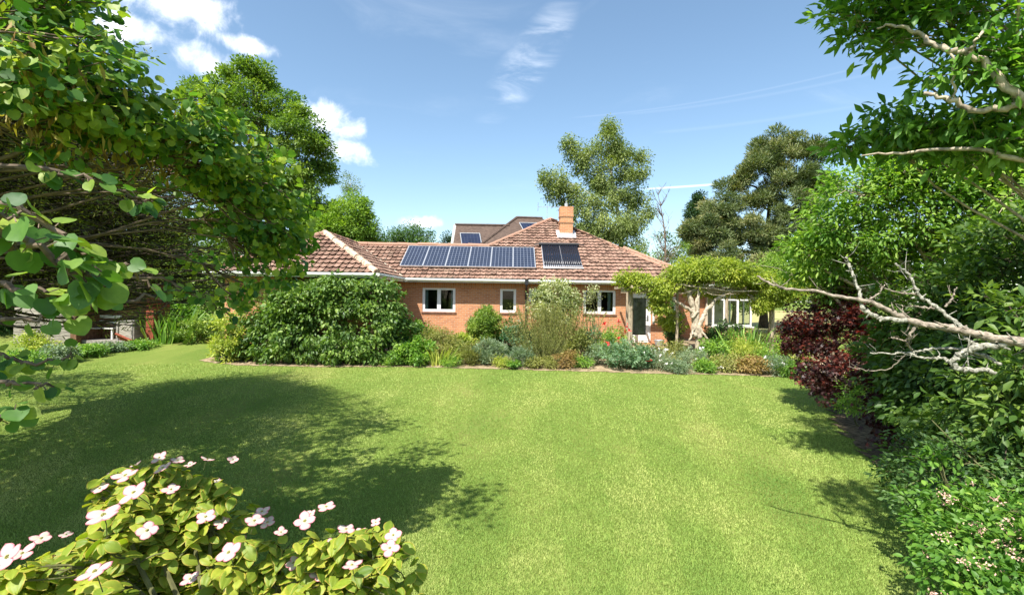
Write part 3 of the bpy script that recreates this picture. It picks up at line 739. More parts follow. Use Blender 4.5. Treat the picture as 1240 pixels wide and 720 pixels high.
M['slats'] = plain('pale_slatted_blind', (0.6, 0.58, 0.52), 0.85, 0.2, scale=5, var=0.2)
M['brick_sill'] = plain('tile_sill', (0.3, 0.16, 0.11), 0.8, 0.2, scale=9, var=0.2)
window(W[0][0], W[0][1], WZ0, WZ1, [(W[0][0] + W[0][1]) / 2], curtain=[(W[0][0] + 0.07, W[0][0] + 0.2), (W[0][1] - 0.2, W[0][1] - 0.07)])
window(W[1][0], W[1][1], WZ0, WZ1, [])
window(W[2][0], W[2][1], WZ1 - 0.55, WZ1, [])
window(W[3][0], W[3][1], WZ0, WZ1, [(W[3][0] + W[3][1]) / 2], curtain=[(W[3][1] - 0.3, W[3][1] - 0.17)])
window(6.95, 7.65, GZ + 0.75, GZ + 1.95, [], yf=22.5)
# glazed bay to the right
bay0, bay1, bz0, bz1 = 9.35, 10.75, CAMZ - 1.15, CAMZ + 0.30
g = Geo(); g.box((9.0, 21.7, 0.4), (10.8, 24.7, bz0 - 0.06)); g.build('bay_plinth', M['brick'], house)
g = Geo(); rect_frame(g, 9.02, 10.78, 21.7, 21.78, bz0, bz1 + 0.1, 0.07)
for q in (9.55, 10.15): g.box((q - 0.045, 21.702, bz0 + 0.07), (q + 0.045, 21.778, bz1 + 0.03))
g.box((9.09, 21.704, bz1 - 0.3), (10.71, 21.774, bz1 - 0.24)); g.box((10.72, 21.79, bz0), (10.78, 23.8, bz0 + 0.08))
for q in (22.4, 23.1, 23.8): g.box((10.72, q, bz0), (10.78, q + 0.08, bz1 + 0.1))
g.box((8.95, 21.62, bz0 - 0.06), (10.86, 21.8, bz0 - 0.003))
bw = g.build('bay_window', M['oldwhite'], house)
g = Geo(); g.box((9.09, 21.73, bz0 + 0.07), (10.71, 21.74, bz1 + 0.03)); g.build('pane', M['glass'], bw)
g = Geo(); g.box((8.8, 21.5, bz1 + 0.1), (11.0, 24.8, bz1 + 0.28)); g.build('flat_roof', M['oldwhite'], house)
g = Geo(); g.box((9.0, 24.4, bz0), (10.7, 24.5, bz1 + 0.1)); g.box((9.0, 22.3, bz0), (9.04, 24.4, bz1 + 0.1)); g.build('bay_back_wall', M['cream'], house)
# door
g = Geo(); rect_frame(g, DX0, DX1, 20.03, 20.11, GZ + 0.03, DZ1, 0.06)
door = g.build('door', M['white'], house)
g = Geo(); rect_frame(g, DX0 + 0.065, DX1 - 0.065, 20.015, 20.07, GZ + 0.1, DZ1 - 0.065, 0.13); g.box((DX0 + 0.2, 20.016, GZ + 0.234), (DX1 - 0.2, 20.068, GZ + 0.33))
g.build('door_leaf', M['white'], door)
g = Geo(); g.box((DX0 + 0.19, 20.035, GZ + 0.33), (DX1 - 0.19, 20.042, DZ1 - 0.2)); g.build('pane', M['glass'], door)
g = Geo(); xs = np.linspace(DX0 + 0.17, DX1 - 0.17, 60); yw = 20.12 + 0.02 * np.sin(np.linspace(0, 22 * math.pi, 60))
g.add(np.concatenate([np.stack([xs, yw, np.full(60, GZ + 0.2)], -1), np.stack([xs, yw, np.full(60, DZ1 - 0.1)], -1)]), Q=np.stack([np.arange(59), np.arange(59) + 1, np.arange(59) + 61, np.arange(59) + 60], -1))
g.build('curtain', M['slats'], door)
g = Geo(); g.box((DX1 - 0.15, 19.99, GZ + 0.92), (DX1 - 0.11, 20.014, GZ + 1.16)); g.tube([(DX1 - 0.13, 20.01, GZ + 1.05), (DX1 - 0.13, 19.95, GZ + 1.05), (DX1 - 0.25, 19.95, GZ + 1.05)], 0.012, 6); g.build('handle', M['black'], door)
g = Geo(); g.box((DX0 - 0.1, 19.55, GZ - 0.25), (DX1 + 0.1, 20.0, GZ + 0.028)); g.build('doorstep', M['brick'], house)
g = Geo(); g.box((wx(790), 19.93, GZ + 0.8), (wx(792.3), 19.998, GZ + 1.35)); g.build('vent_pipe_strip', M['oldwhite'], house)  # white vent pipe strip on the wall
g = Geo(); cx = wx(808); zc = CAMZ - 32 / 585 * 20
g.tube([(cx, 19.998, zc), (cx, 19.9, zc), (cx, 19.86, zc)], [0.17, 0.16, 0.08], 14); g.build('wall_fixture', M['steel'], house)  # small round grey fixture, purpose unclear, not a light source
# chimney
CY = 23.5; cx0, cx1 = 57 / 585 * CY, 72.5 / 585 * CY; cz = EZ + (CY - EY) * S30; ctop = CAMZ + 111 / 585 * CY
g = Geo(); g.box((cx0, CY, cz - 0.6), (cx1, CY + 0.6, ctop - 0.42)); g.box((cx0 - 0.03, CY - 0.03, cz + 0.66), (cx1 + 0.03, CY + 0.63, cz + 0.74)); g.box((cx0 - 0.03, CY - 0.03, ctop - 0.5), (cx1 + 0.03, CY + 0.63, ctop - 0.415))
g.box((cx0 - 0.015, CY - 0.015, ctop - 0.414), (cx1 + 0.015, CY + 0.615, ctop)); ch = g.build('chimney', M['brick'], house)
g = Geo(); g.tube([(cx1 - 0.3, CY + 0.3, ctop), (cx1 - 0.3, CY + 0.3, ctop + 0.2)], 0.09, 10); g.tube([(cx1 - 0.3, CY + 0.3, ctop + 0.2), (cx1 - 0.3, CY + 0.3, ctop + 0.3)], [0.03, 0.05], 8); g.build('chimney_pot', M['steel'], ch)
g = Geo(); nn = np.array((0, -0.5, 0.866)); vs = np.array((0, 0.866, 0.5))
for (a, b_, l0, l1) in [(cx0 - 0.14, cx1 + 0.14, -0.3, 0.03), (cx0 - 0.16, cx0 + 0.0, 0.0, 0.62), (cx1, cx1 + 0.16, 0.0, 0.62)]:
    q0 = np.array((0, CY, cz)) + vs * l0; q1 = np.array((0, CY, cz)) + vs * l1
    V = [q + np.array((x, 0, 0)) + nn * h for h in (0.05, 0.075) for q in (q0, q1) for x in (a, b_)]
    g.add(V, Q=[(4, 5, 7, 6), (0, 2, 3, 1), (0, 1, 5, 4), (2, 6, 7, 3), (0, 4, 6, 2), (1, 3, 7, 5)])
g.box((cx0 - 0.012, CY - 0.012, cz), (cx1 + 0.012, CY, cz + 0.17)); g.build('flashing', M['lead'], ch)
# aerial
ax_, ay_ = 41 / 585 * 26.5, 26.5; az_ = CAMZ + 110 / 585 * ay_
g = Geo(); g.tube([(ax_, ay_, za - 0.5), (ax_, ay_, az_ + 0.1)], 0.018, 6); g.tube([(ax_ - 0.55, ay_, az_), (ax_ + 0.65, ay_ + 0.1, az_ + 0.02)], 0.012, 5)
for k in range(9): xk = ax_ - 0.35 + k * 0.12; g.tube([(xk, ay_ - 0.12, az_ - 0.02), (xk, ay_ + 0.12, az_ + 0.02)], 0.008, 4)
for dz in (-0.2, -0.1, 0.1, 0.2): g.tube([(ax_ - 0.5, ay_ - 0.2, az_ + dz), (ax_ - 0.5, ay_ + 0.2, az_ + dz)], 0.009, 4)
g.tube([(ax_ - 0.5, ay_, az_ - 0.22), (ax_ - 0.5, ay_, az_ + 0.22)], 0.012, 4)
g.build('aerial', M['steel'], house)


# panels: on the front slope
def slope_pt(x, y, h): return np.array((x, y, EZ + (y - EY) * S30)) + nn * h


def panel_mesh(x0, x1, y0, y1, h, m, t_=0.035):
    c = [slope_pt(x0, y0, h), slope_pt(x1, y0, h), slope_pt(x1, y1, h), slope_pt(x0, y1, h)]
    V = np.array(c + [p - nn * t_ for p in c]); me = mesh_np('cells', V, np.array([(0, 1, 2, 3), (7, 6, 5, 4), (0, 4, 5, 1), (1, 5, 6, 2), (2, 6, 7, 3), (3, 7, 4, 0)]), {'pu': [0, 1, 1, 0] * 2, 'pv': [0, 0, 1, 1] * 2})
    return me


def frame_bars(g, x0, x1, y0, y1, h, wd=0.035, hh=0.05):
    def bar(a, b_, sx_):
        d = nrm(b_ - a); s = nrm(np.cross(d, nn)) * wd / 2; V = [p + s * e + nn * k for p in (a, b_) for e in (-1, 1) for k in (-hh, 0.008)]
        g.add(V, Q=[(0, 1, 3, 2), (4, 6, 7, 5), (0, 4, 5, 1), (2, 3, 7, 6), (0, 2, 6, 4), (1, 5, 7, 3)])
    P0 = lambda x, y: slope_pt(x, y, h)
    bar(P0(x0, y0), P0(x1, y0), 0); bar(P0(x0, y1), P0(x1, y1), 0); bar(P0(x0, y0), P0(x0, y1), 0); bar(P0(x1, y0), P0(x1, y1), 0)


pw = 5.68 / 6
for k in range(6):
    x0 = -4.71 + k * pw + 0.006; x1 = x0 + pw - 0.012; y0, y1 = 20.28, 22.02
    rp = root('solar_panel', slope_pt(x0, y0, 0.0), ['first blue-black solar panel from the left, beside the roof valley', 'second solar panel from the left in the row of six on the roof', 'third solar panel from the left, above the two-light window', 'fourth solar panel from the left in the row of six on the roof', 'fifth solar panel from the left, above the narrow window', 'sixth solar panel of the row, nearest the tube collector'][k], 'solar panel', 'solar panels in a row on the bungalow roof')
    me = panel_mesh(x0 + 0.02, x1 - 0.02, y0 + 0.02, y1 - 0.02, 0.15, M['pv']); V = np.empty(len(me.vertices) * 3, np.float32); me.vertices.foreach_get('co', V); V = V.reshape(-1, 3) - origin(rp); me.vertices.foreach_set('co', V.ravel().astype(np.float32)); link('cells', me, M['pv'], rp)
    g = Geo(); frame_bars(g, x0, x1, y0, y1, 0.152, 0.026); g.build('frame', M['alu'], rp)
    for yk in (20.6, 21.7):
        g = Geo(); a = slope_pt(x0 + 0.02, yk, 0.08); b_ = slope_pt(x1 - 0.02, yk, 0.08); g.tube([a, b_], 0.022, 5)
        g.tube([slope_pt((x0 + x1) / 2, yk, 0.02), slope_pt((x0 + x1) / 2, yk, 0.1)], 0.02, 5); g.build('rail', M['alu'], rp)
rp = root('tube_collector', slope_pt(1.33, 20.4, 0), 'dark solar water heater of parallel glass tubes beside the chimney', 'solar heater')
g = Geo()
for k in range(20): xk = 1.36 + k * 1.57 / 19; g.tube([slope_pt(xk, 20.42, 0.14), slope_pt(xk, 22.3, 0.14)], 0.029, 8)
g.build('tube', M['vtube'], rp, smooth=True)
g = Geo(); a, b_ = slope_pt(1.2, 22.38, 0.15), slope_pt(3.05, 22.38, 0.15); g.tube([a, b_], 0.075, 10); g.tube([slope_pt(1.0, 22.38, 0.1), a], 0.02, 6); g.tube([b_, slope_pt(3.3, 22.4, 0.1), slope_pt(3.3, 22.6, 0.02)], 0.02, 6); g.build('header', M['black'], rp)
g = Geo()
for k in range(20): xk = 1.36 + k * 1.57 / 19; g.tube([slope_pt(xk, 20.36, 0.14), slope_pt(xk, 20.44, 0.14)], 0.034, 8)
g.tube([slope_pt(1.3, 20.36, 0.09), slope_pt(2.99, 20.36, 0.09)], 0.03, 6); g.build('foot_rail', M['alu'], rp)
g = Geo(); g.box((1.3, 20.3, 0), (1.31, 20.31, 0.01))
for xk in (1.33, 2.15, 2.96): g.tube([slope_pt(xk, 20.38, 0.08), slope_pt(xk, 22.35, 0.08)], 0.018, 5)
g.V[0] = g.V[0] * 0 + slope_pt(1.4, 20.5, 0.06); g.build('frame', M['alu'], rp)

g = Geo(); c4 = [slope_pt(1.33, 20.44, 0.085), slope_pt(2.96, 20.44, 0.085), slope_pt(2.96, 22.32, 0.085), slope_pt(1.33, 22.32, 0.085)]
g.add(c4 + [p - nn * 0.012 for p in c4], Q=[(0, 1, 2, 3), (7, 6, 5, 4), (0, 4, 5, 1), (1, 5, 6, 2), (2, 6, 7, 3), (3, 7, 4, 0)]); g.build('backing_plate', M['black'], rp)
# grey tub by the door wall
tb = root('tub', (wx(799) * 0.975, 19.5, float(hz(0, 19.5))), 'small grey metal tub on the ground beside the door', 'tub')
g = Geo(); b0 = origin(tb); g.tube([b0 + (0, 0, 0), b0 + (0, 0, 0.2)], [0.15, 0.2], 14); g.build('body', M['steel'], tb); g = Geo(); an = np.linspace(0, 2 * math.pi, 15); g.tube([b0 + (0.2 * math.cos(q), 0.2 * math.sin(q), 0.21) for q in an], 0.015, 5); g.build('rim', M['steel'], tb)

# ------------------------------------------------------------------ house behind
nb = root('neighbour_house', (-1, 38, 0.75), 'brown-roofed house with dark solar panels behind the bungalow ridge', 'house')
def cz_(py, px, D): return P(px, py, D)
A = P(626, 263.5, 38); B = P(657, 264.5, 38); ez = 5.3
q1, q2, q3, q4 = (A[0] - 3.6, 33.5, ez), (B[0] + 4.5, 33.5, ez), (B[0] + 4.5, 42.5, ez), (A[0] - 3.6, 42.5, ez)
g = Geo(); g.add([q1, q2, q3, q4, A, B], Q=[(0, 1, 5, 4), (2, 3, 4, 5)], T=[(3, 0, 4), (1, 2, 5)])
C1 = P(551, 272.5, 37.0); C2 = P(604, 276, 37.0); C2[2] = C1[2]
g.add([(C1[0], 34.4, ez + 0.2), (C2[0] + 1.0, 34.4, ez + 0.2), (C2[0] + 1.0, 37.0, C1[2]), C1, (C1[0], 39.6, ez + 0.2), (C2[0] + 1.0, 39.6, ez + 0.2)], Q=[(0, 1, 2, 3), (3, 2, 5, 4)])
nr = g.build('roof', M['brown_tile'], nb)
g = Geo(); g.box((q1[0] + 0.3, 33.9, 0.5), (q2[0] - 0.3, 42.1, ez - 0.05)); g.box((C1[0] + 0.25, 34.8, 0.5), (C2[0], 39.2, ez + 0.1))
g.add([(C1[0] + 0.3, 34.8, ez + 0.1), (C1[0] + 0.3, 39.2, ez + 0.1), (C1[0] + 0.3, 37, C1[2] - 0.25)], T=[(0, 1, 2)]); g.build('wall', M['cream'], nb)
g = Geo(); g.tube([(C1[0], 34.35, ez + 0.15), (C1[0], 37.0, C1[2])], 0.09, 4); g.tube([(C1[0], 39.65, ez + 0.15), (C1[0], 37.0, C1[2])], 0.09, 4); g.build('bargeboard', M['oldwhite'], nb)
g = Geo(); g.tube([C1 + (0, 0, 0.04), C2 + (0.8, 0, 0.04)], 0.1, 6); g.tube([A + (0, 0, 0.03), B + (0, 0, 0.03)], 0.1, 6); g.tube([A + (0, 0, 0.03), np.array(q1)], 0.1, 6); g.build('ridge', M['brown_tile'], nr)


def plane_panel(name, corners4, off, label):
    c = np.array(corners4, float); n = nrm(np.cross(c[1] - c[0], c[3] - c[0])); 
    if n[2] < 0: n = -n
    rt = root(name, c[0], label, 'solar panel', 'solar panels on the house behind'); V = np.vstack([c + n * off, c + n * 0.02]) - c[0]
    link('cells', mesh_np('cells', V, np.array([(0, 1, 2, 3), (7, 6, 5, 4), (0, 4, 5, 1), (1, 5, 6, 2), (2, 6, 7, 3), (3, 7, 4, 0)]), {'pu': [0, 1, 1, 0] * 2, 'pv': [0, 0, 1, 1] * 2}), M['pvdark'], rt)
    g = Geo()
    for i_ in range(4): g.tube([c[i_] + n * off, c[(i_ + 1) % 4] + n * off], 0.035, 4)
    g.build('frame', M['steel'], rt)


def on_plane(px, py, p0, p1, p2):
    p0, p1, p2 = map(lambda a: np.array(a, float), (p0, p1, p2)); n = np.cross(p1 - p0, p2 - p0); o_ = np.array((0, 0, CAMZ)); d = P(px, py, 1.0) - o_
    return o_ + d * (np.dot(p0 - o_, n) / np.dot(d, n))


pa = ((C1[0], 34.4, ez + 0.2), (C2[0], 34.4, ez + 0.2), tuple(C1))
plane_panel('solar_panel', [on_plane(x, y, *pa) for x, y in ((560, 300), (584, 300), (581, 284), (557.5, 283.5))], 0.1, 'black solar panel on the gabled roof of the house behind')
pb_ = (q1, q2, tuple(A))
plane_panel('solar_panel', [on_plane(x, y, *pb_) for x, y in ((634, 280), (655, 280), (650, 271.5), (629, 271))], 0.1, 'black solar panel high on the hipped roof behind the ridge')
pc_ = (q1, q4, tuple(A)); sl = lambda s, t_: np.array(q1) + (np.array(A) - np.array(q1)) * t_ + (np.array(q4) - np.array(q1)) * s * (1 - t_)
pcn = ((C2[0] + 0.1, 34.3, ez + 0.2), (A[0] - 1.0, 35.8, A[2] - 1.2), tuple(A))

# ------------------------------------------------------------------ background trees
def xz(px, D): return (px - 620) / 585 * D


def B3(px, py, D, rpx, n, ry=1.0, rz=1.0):
    q = rpx / 585 * D; return (P(px, py, D), (q, q * ry, q * rz), n)


bd = 0.75
# tall walnut-like tree left of the roof
make_tree('broadleaf_tree', 'tall mid-green tree with rounded outer boughs behind the left end of the roof', (xz(285, 27), 27, bd),
          [B3(290, 120, 26, 34, 36), B3(318, 95, 26.5, 18, 16), B3(345, 130, 26, 26, 26), B3(250, 135, 27, 34, 30), B3(300, 180, 26, 46, 56), B3(360, 165, 25.5, 30, 28), B3(383, 190, 26, 14, 10), B3(340, 215, 26, 40, 44),
           B3(375, 235, 26, 34, 36), B3(290, 240, 27, 50, 50), B3(230, 190, 28, 45, 40), B3(330, 280, 27, 50, 44), B3(270, 300, 27, 50, 40), B3(405, 262, 26.5, 14, 8), B3(300, 82, 26, 10, 7), B3(282, 92, 26, 9, 6), B3(362, 140, 26, 12, 8), B3(385, 172, 25.5, 14, 9), B3(392, 205, 26, 9, 6), B3(240, 112, 27, 16, 12)], M['oak'], M['bark'],
          cr=0.5, per=190, size=0.17, tr=0.35, seed=21, hollow=0.4, limb=0.1, tonev=0.3, flat=0.6)
make_tree('lime_tree', 'light yellow-green rounded tree rising just behind the left hip of the roof', (xz(415, 26), 26, bd),
          [B3(388, 275, 25.5, 26, 36), B3(425, 262, 25.5, 24, 36), B3(437, 282, 25.5, 20, 26), B3(405, 298, 25.5, 34, 40), B3(445, 300, 25.5, 12, 12)], M['lime'], M['bark'], cr=0.5, per=260, size=0.15, tr=0.2, seed=22, hollow=0.4, limb=0.06)
make_tree('birch_tree', 'slender pale birch tip showing above the light green tree', (xz(424, 42), 42, bd), [B3(424, 222, 42, 10, 14, 1, 1.6), B3(416, 245, 42, 13, 12), B3(432, 248, 42, 11, 10), B3(424, 285, 42, 20, 22)], M['birch'], M['bark_birch'], cr=0.6, per=90, size=0.14, tr=0.15, seed=23, droop=0.6)
make_tree('bushy_tree', 'low dark green bushy tree behind the ridge under the small cloud', (xz(492, 46), 46, bd), [B3(478, 292, 46, 16, 20), B3(496, 287, 46, 16, 22), B3(516, 294, 46, 13, 14), B3(495, 315, 46, 34, 34)], M['dark'], M['bark'], cr=0.85, per=150, size=0.2, tr=0.2, seed=24, hollow=0.3, tonebase=0.75)
make_tree('fir_tree', 'small dark conifer tip beside the gable of the house behind', (xz(542, 47), 47, bd), [B3(541, 289, 47, 4, 6, 1, 1.5), B3(541, 300, 47, 9, 12), B3(531, 300, 47, 5, 8)], M['cypress'], M['bark'], cr=0.6, per=110, size=0.18, tr=0.15, seed=25)
# big silver birch behind the chimney
birch_blobs = [B3(735, 170, 37, 17, 14, 1, 1.0), B3(700, 190, 37, 17, 14), B3(755, 185, 37, 18, 14), B3(720, 205, 37, 24, 24), B3(765, 215, 37, 18, 14), B3(672, 222, 36, 17, 13), B3(690, 240, 36.5, 18, 14),
               B3(740, 235, 37, 24, 20), B3(772, 245, 37, 12, 8), B3(712, 262, 36.5, 24, 20), B3(765, 265, 37, 15, 10), B3(742, 272, 36, 22, 20), B3(784, 260, 37, 6, 4), B3(735, 155, 37, 5, 4), B3(662, 215, 36, 8, 5), B3(778, 190, 37, 7, 4), B3(690, 178, 37, 8, 4), B3(725, 295, 36, 26, 22), B3(760, 293, 36.5, 22, 18), B3(702, 282, 36, 18, 14)]
make_tree('birch_tree', 'tall silver birch with drooping olive-green sprays behind the chimney', (xz(738, 37), 37, bd), birch_blobs, M['birch'], M['bark_birch'], limb=0.05, cr=0.62, per=250, size=0.165, tr=0.26, seed=26, droop=0.9, up=0.5, flat=1.15, top=P(735, 175, 37), hollow=0.35, tonev=0.2)
# bare twiggy tree
bt = root('bare_tree', (xz(797, 33), 33, bd), 'thin leafless grey tree between the birch and the pine', 'tree'); r = np.random.default_rng(3)
g = Geo(); b0 = origin(bt); tip = P(797, 236, 33); p = curve(b0, tip, 12, r, 0.02); g.tube(p, np.linspace(0.12, 0.015, 12), 6)
for k in range(46):
    i_ = r.integers(4, 12); q0 = p[i_]; an = r.uniform(0, 2 * math.pi); L_ = r.uniform(0.5, 1.9) * (1.3 - i_ / 14); e = q0 + np.array((math.cos(an) * L_ * 0.6, math.sin(an) * L_ * 0.6, L_ * 0.95)); q = curve(q0, e, 6, r, 0.05); g.tube(q, np.linspace(0.025, 0.008, 6), 4)
    for s_ in range(5):
        j = r.integers(1, 6); an = r.uniform(0, 2 * math.pi); l2 = L_ * r.uniform(0.2, 0.5); g.tube([q[j], q[j] + np.array((math.cos(an) * l2 * 0.6, math.sin(an) * l2 * 0.6, l2 * 0.8))], [0.011, 0.006], 3)
g.build('trunk', M['bark'], bt)
make_tree('broadleaf_tree', 'low grey-green tree at the foot of the leafless tree behind the roof', (xz(805, 34), 34, bd), [B3(790, 325, 34, 22, 16), B3(812, 300, 34, 20, 16), B3(776, 312, 34, 14, 8), B3(835, 318, 34, 24, 18), B3(815, 345, 34, 34, 24)], M['oak'], M['bark'], cr=0.65, per=130, size=0.15, tr=0.18, seed=27)
make_tree('cypress_tree', 'narrow dark green cypress spire left of the pine', (xz(843, 46), 46, bd), [B3(846, 245, 46, 5, 8, 1, 2), B3(840, 262, 46, 8, 14, 1, 2), B3(850, 262, 46, 7, 12, 1, 1.5), B3(843, 285, 46, 12, 20, 1, 1.5), B3(842, 315, 46, 15, 20, 1, 1.5)], M['cypress'], M['bark'], cr=0.6, per=260, size=0.2, tr=0.15, limb=0.04, seed=28)
pine_blobs = [B3(945, 180, 31, 32, 22, 1, 0.6), B3(985, 185, 31, 20, 12, 1, 0.6), B3(915, 205, 31, 22, 14, 1, 0.6), B3(960, 215, 30.5, 28, 18, 1, 0.55), B3(890, 222, 31, 16, 9, 1, .6), B3(998, 222, 31, 20, 12, 1, .6), B3(925, 240, 31, 24, 14, 1, .5),
              B3(875, 255, 30, 26, 18, 1, .6), B3(965, 250, 30, 30, 18, 1, .6), B3(855, 280, 29.5, 26, 20, 1, .7), B3(900, 278, 30, 30, 22, 1, .6), B3(950, 285, 29.5, 30, 22, 1, .7), B3(865, 308, 29, 26, 20), B3(915, 312, 29, 30, 22), B3(985, 290, 30, 30, 20), B3(985, 325, 30, 34, 22)]
make_tree('pine_tree', 'large rusty olive pine with flat layered tufts and bare limbs at the right', (xz(925, 31), 31, bd), pine_blobs, M['pine'], M['bark_dark'], T=NARROW, cr=0.6, per=420, size=0.26, tr=0.24, limb=0.1, seed=29, up=0.4, droop=-0.25, flat=0.6, hollow=0.25, top=P(940, 190, 31), tonev=0.25)
for k, (px, py, D, rp_, lab, mm) in enumerate([(885, 345, 25, 26, 'mid-green garden tree directly behind the wisteria', 'oak'), (935, 335, 26, 28, 'fresh green tree behind the right end of the wisteria', 'lime'), (985, 340, 24, 30, 'green tree between the pine and the red maple', 'oak'),
                                              (1040, 330, 26, 40, 'dark tree far behind the red maple', 'dark'), (850, 335, 27, 18, 'small light tree between bungalow roof and wisteria', 'lime')]):
    make_tree('garden_tree', lab, (xz(px, D), D, bd), [B3(px, py, D, rp_, 34, 1, 0.8), B3(px - rp_ * 0.7, py + 12, D, rp_ * 0.7, 18), B3(px + rp_ * 0.7, py + 12, D, rp_ * 0.7, 18), B3(px, py - rp_ * 0.6, D, rp_ * 0.5, 12)], M[mm], M['bark'], cr=0.55, per=130, size=0.13, tr=0.16, seed=60 + k, hollow=0.3)
# left, behind the shed
for k, (px, py, D, rp_, lab, mm, tb_) in enumerate([(30, 290, 24, 75, 'dark broad tree beyond the shed at the far left', 'dark', 0.5), (130, 270, 26, 75, 'dark green tree directly behind the open shed', 'oak', 0.35), (220, 300, 25, 55, 'green tree between the shed and the bungalow', 'oak', 0.5), (-70, 260, 20, 120, 'wide dark tree at the left boundary', 'dark', 0.4), (200, 385, 22, 34, 'low bushy tree at the end of the grass path', 'fresh', 0.35), (60, 375, 23, 50, 'low evergreen behind the shed boards', 'dark', 0.5)]):
    make_tree('boundary_tree', lab, (xz(px, D), D, bd), [B3(px, py, D, rp_ * 0.9, 60), B3(px - rp_ * 0.6, py + rp_ * 0.5, D, rp_ * 0.6, 30), B3(px + rp_ * 0.6, py + rp_ * 0.5, D, rp_ * 0.6, 30), B3(px, min(py + rp_, 385), D, rp_ * 0.6, 26)], M[mm], M['bark'], cr=0.9, per=110, size=0.2, tr=0.25, seed=80 + k, hollow=0.3, tonebase=tb_)
# far wood: reads as one mass
r = np.random.default_rng(90); g = Geo(); a = np.linspace(-1.35, 1.35, 150) + r.normal(0, 0.01, 150); D_ = r.uniform(75, 110, 150)
C = np.stack([np.tan(a) * 90, D_, r.uniform(2, 6.5, 150)], -1); clumps(g, DIAMOND, C, 4.2, 170, 0.75, r, flat=0.9); o = g.build('far_woodland', M['oak']); o['kind'] = 'stuff'; o['label'] = 'distant belt of trees beyond the field'; o['category'] = 'woodland'
# ------------------------------------------------------------------ shed at the left
SD = 18.0; sx0, sx1 = xz(92, SD), xz(184, SD + 0.3); sz = 0.55
shed = root('open_shed', ((sx0 + sx1) / 2, SD, sz), 'open-fronted wooden shed with brown and red posts at the far left', 'shed')
g = Geo(); g.box((sx0 - 0.1, SD - 0.1, sz - 0.2), (sx0 + 0.12, SD + 0.12, sz + 2.3)); g.build('post', M['brownpost'], shed)
g = Geo(); g.box((sx1 - 0.14, SD + 0.2, sz - 0.2), (sx1 + 0.14, SD + 0.4, sz + 2.25)); g.build('post', M['redwood'], shed)
g = Geo(); g.box((sx1 - 0.75, SD + 0.9, sz - 0.1), (sx1 - 0.12, SD + 0.95, sz + 1.25)); g.box((sx1 - 0.0, SD + 0.41, sz - 0.1), (sx1 + 0.06, SD + 1.2, sz + 2.2)); g.build('side_panel', M['redwood'], shed)
g = Geo()
for k in range(14): z = sz - 0.1 + k * 0.13; g.box((sx0 - 2.3, SD + 0.02 + 0.006 * (k % 2), z), (sx0 - 0.11, SD + 0.05 + 0.006 * (k % 2), z + 0.122), tone=0.5)
for k in range(9): z = sz - 0.1 + k * 0.13; g.box((sx0 - 2.3, SD - 0.012, z), (sx0 - 0.11, SD + 0.015, z + 0.11), rot=Matrix.Rotation(R(7), 3, 'X'))
g.build('siding', M['board'], shed)
g = Geo(); g.box((sx0 - 2.3, SD + 1.1, sz - 0.2), (sx1 - 0.1, SD + 1.2, sz + 2.2)); g.box((sx0 - 0.02, SD + 0.13, sz - 0.1), (sx0 + 0.04, SD + 1.1, sz + 2.2)); g.build('back_wall', M['brownpost'], shed)
g = Geo(); g.box((sx0 + 0.05, SD + 0.15, sz - 0.2), (sx1 - 0.15, SD + 1.08, sz + 0.12)); g.build('floor', M['greywood'], shed)
g = Geo()
V = np.array([(sx0 - 3.5, SD - 0.35, sz + 2.2), (sx1 + 0.2, SD - 0.35, sz + 2.2), (sx1 + 0.2, SD + 0.7, sz + 2.6), (sx0 - 3.5, SD + 0.7, sz + 2.6), (sx0 - 3.5, SD + 1.6, sz + 2.2), (sx1 + 0.2, SD + 1.6, sz + 2.2)])
V = np.vstack([V, V + (0, 0, 0.1)]); g.add(V, Q=[(0, 3, 2, 1), (3, 4, 5, 2), (6, 7, 8, 9), (9, 8, 11, 10), (0, 1, 7, 6), (4, 10, 11, 5), (1, 2, 8, 7), (2, 5, 11, 8), (0, 6, 9, 3), (3, 9, 10, 4)]); g.build('roof', M['brown_tile'], shed)
hb = root('hutch', (xz(152, SD + 0.3), SD + 0.3, sz + 0.12), 'grey plywood box standing on the floor of the open shed', 'box'); b0 = origin(hb)
g = Geo(); g.box(b0 + (-0.34, 0, 0.0), b0 + (0.34, 0.5, 0.72)); g.build('body', M['board'], hb)
g = Geo(); g.box(b0 + (-0.38, -0.04, 0.723), b0 + (0.38, 0.54, 0.76)); g.build('lid', M['greywood'], hb)
g = Geo()
for e in (-0.3, 0.24): g.box(b0 + (e, -0.03, -0.11), b0 + (e + 0.06, -0.004, 0.7))
g.build('batten', M['greywood'], hb)
bn = root('slatted_bench', (xz(124, SD + 0.7), SD + 0.7, sz + 0.12), 'pale slatted bench in the shade inside the shed', 'bench'); b0 = origin(bn)
g = Geo()
for z in (0.6, 0.8): g.box(b0 + (-0.5, 0.3, z), b0 + (0.5, 0.33, z + 0.11))
g.build('backrest', M['oldwhite'], bn); g = Geo(); g.box(b0 + (-0.5, -0.1, 0.4), b0 + (0.5, 0.3, 0.44)); g.build('seat', M['oldwhite'], bn)
for e in (-0.46, 0.4): g = Geo(); g.box(b0 + (e, -0.06, 0), b0 + (e + 0.06, 0.0, 0.398)); g.build('leg', M['oldwhite'], bn)
pk = root('log_pile', (xz(168, SD), SD - 0.2, sz), 'short sawn timber lying against the red post of the shed', 'timber'); b0 = origin(pk)
for k in range(3): g = Geo(); g.tube([b0 + (-0.6, 0.1 * k - 0.1, 0.42 - 0.1 * k), b0 + (0.1, 0.1 * k, 0.08)], 0.05, 4); g.build('timber', M['redwood'], pk)

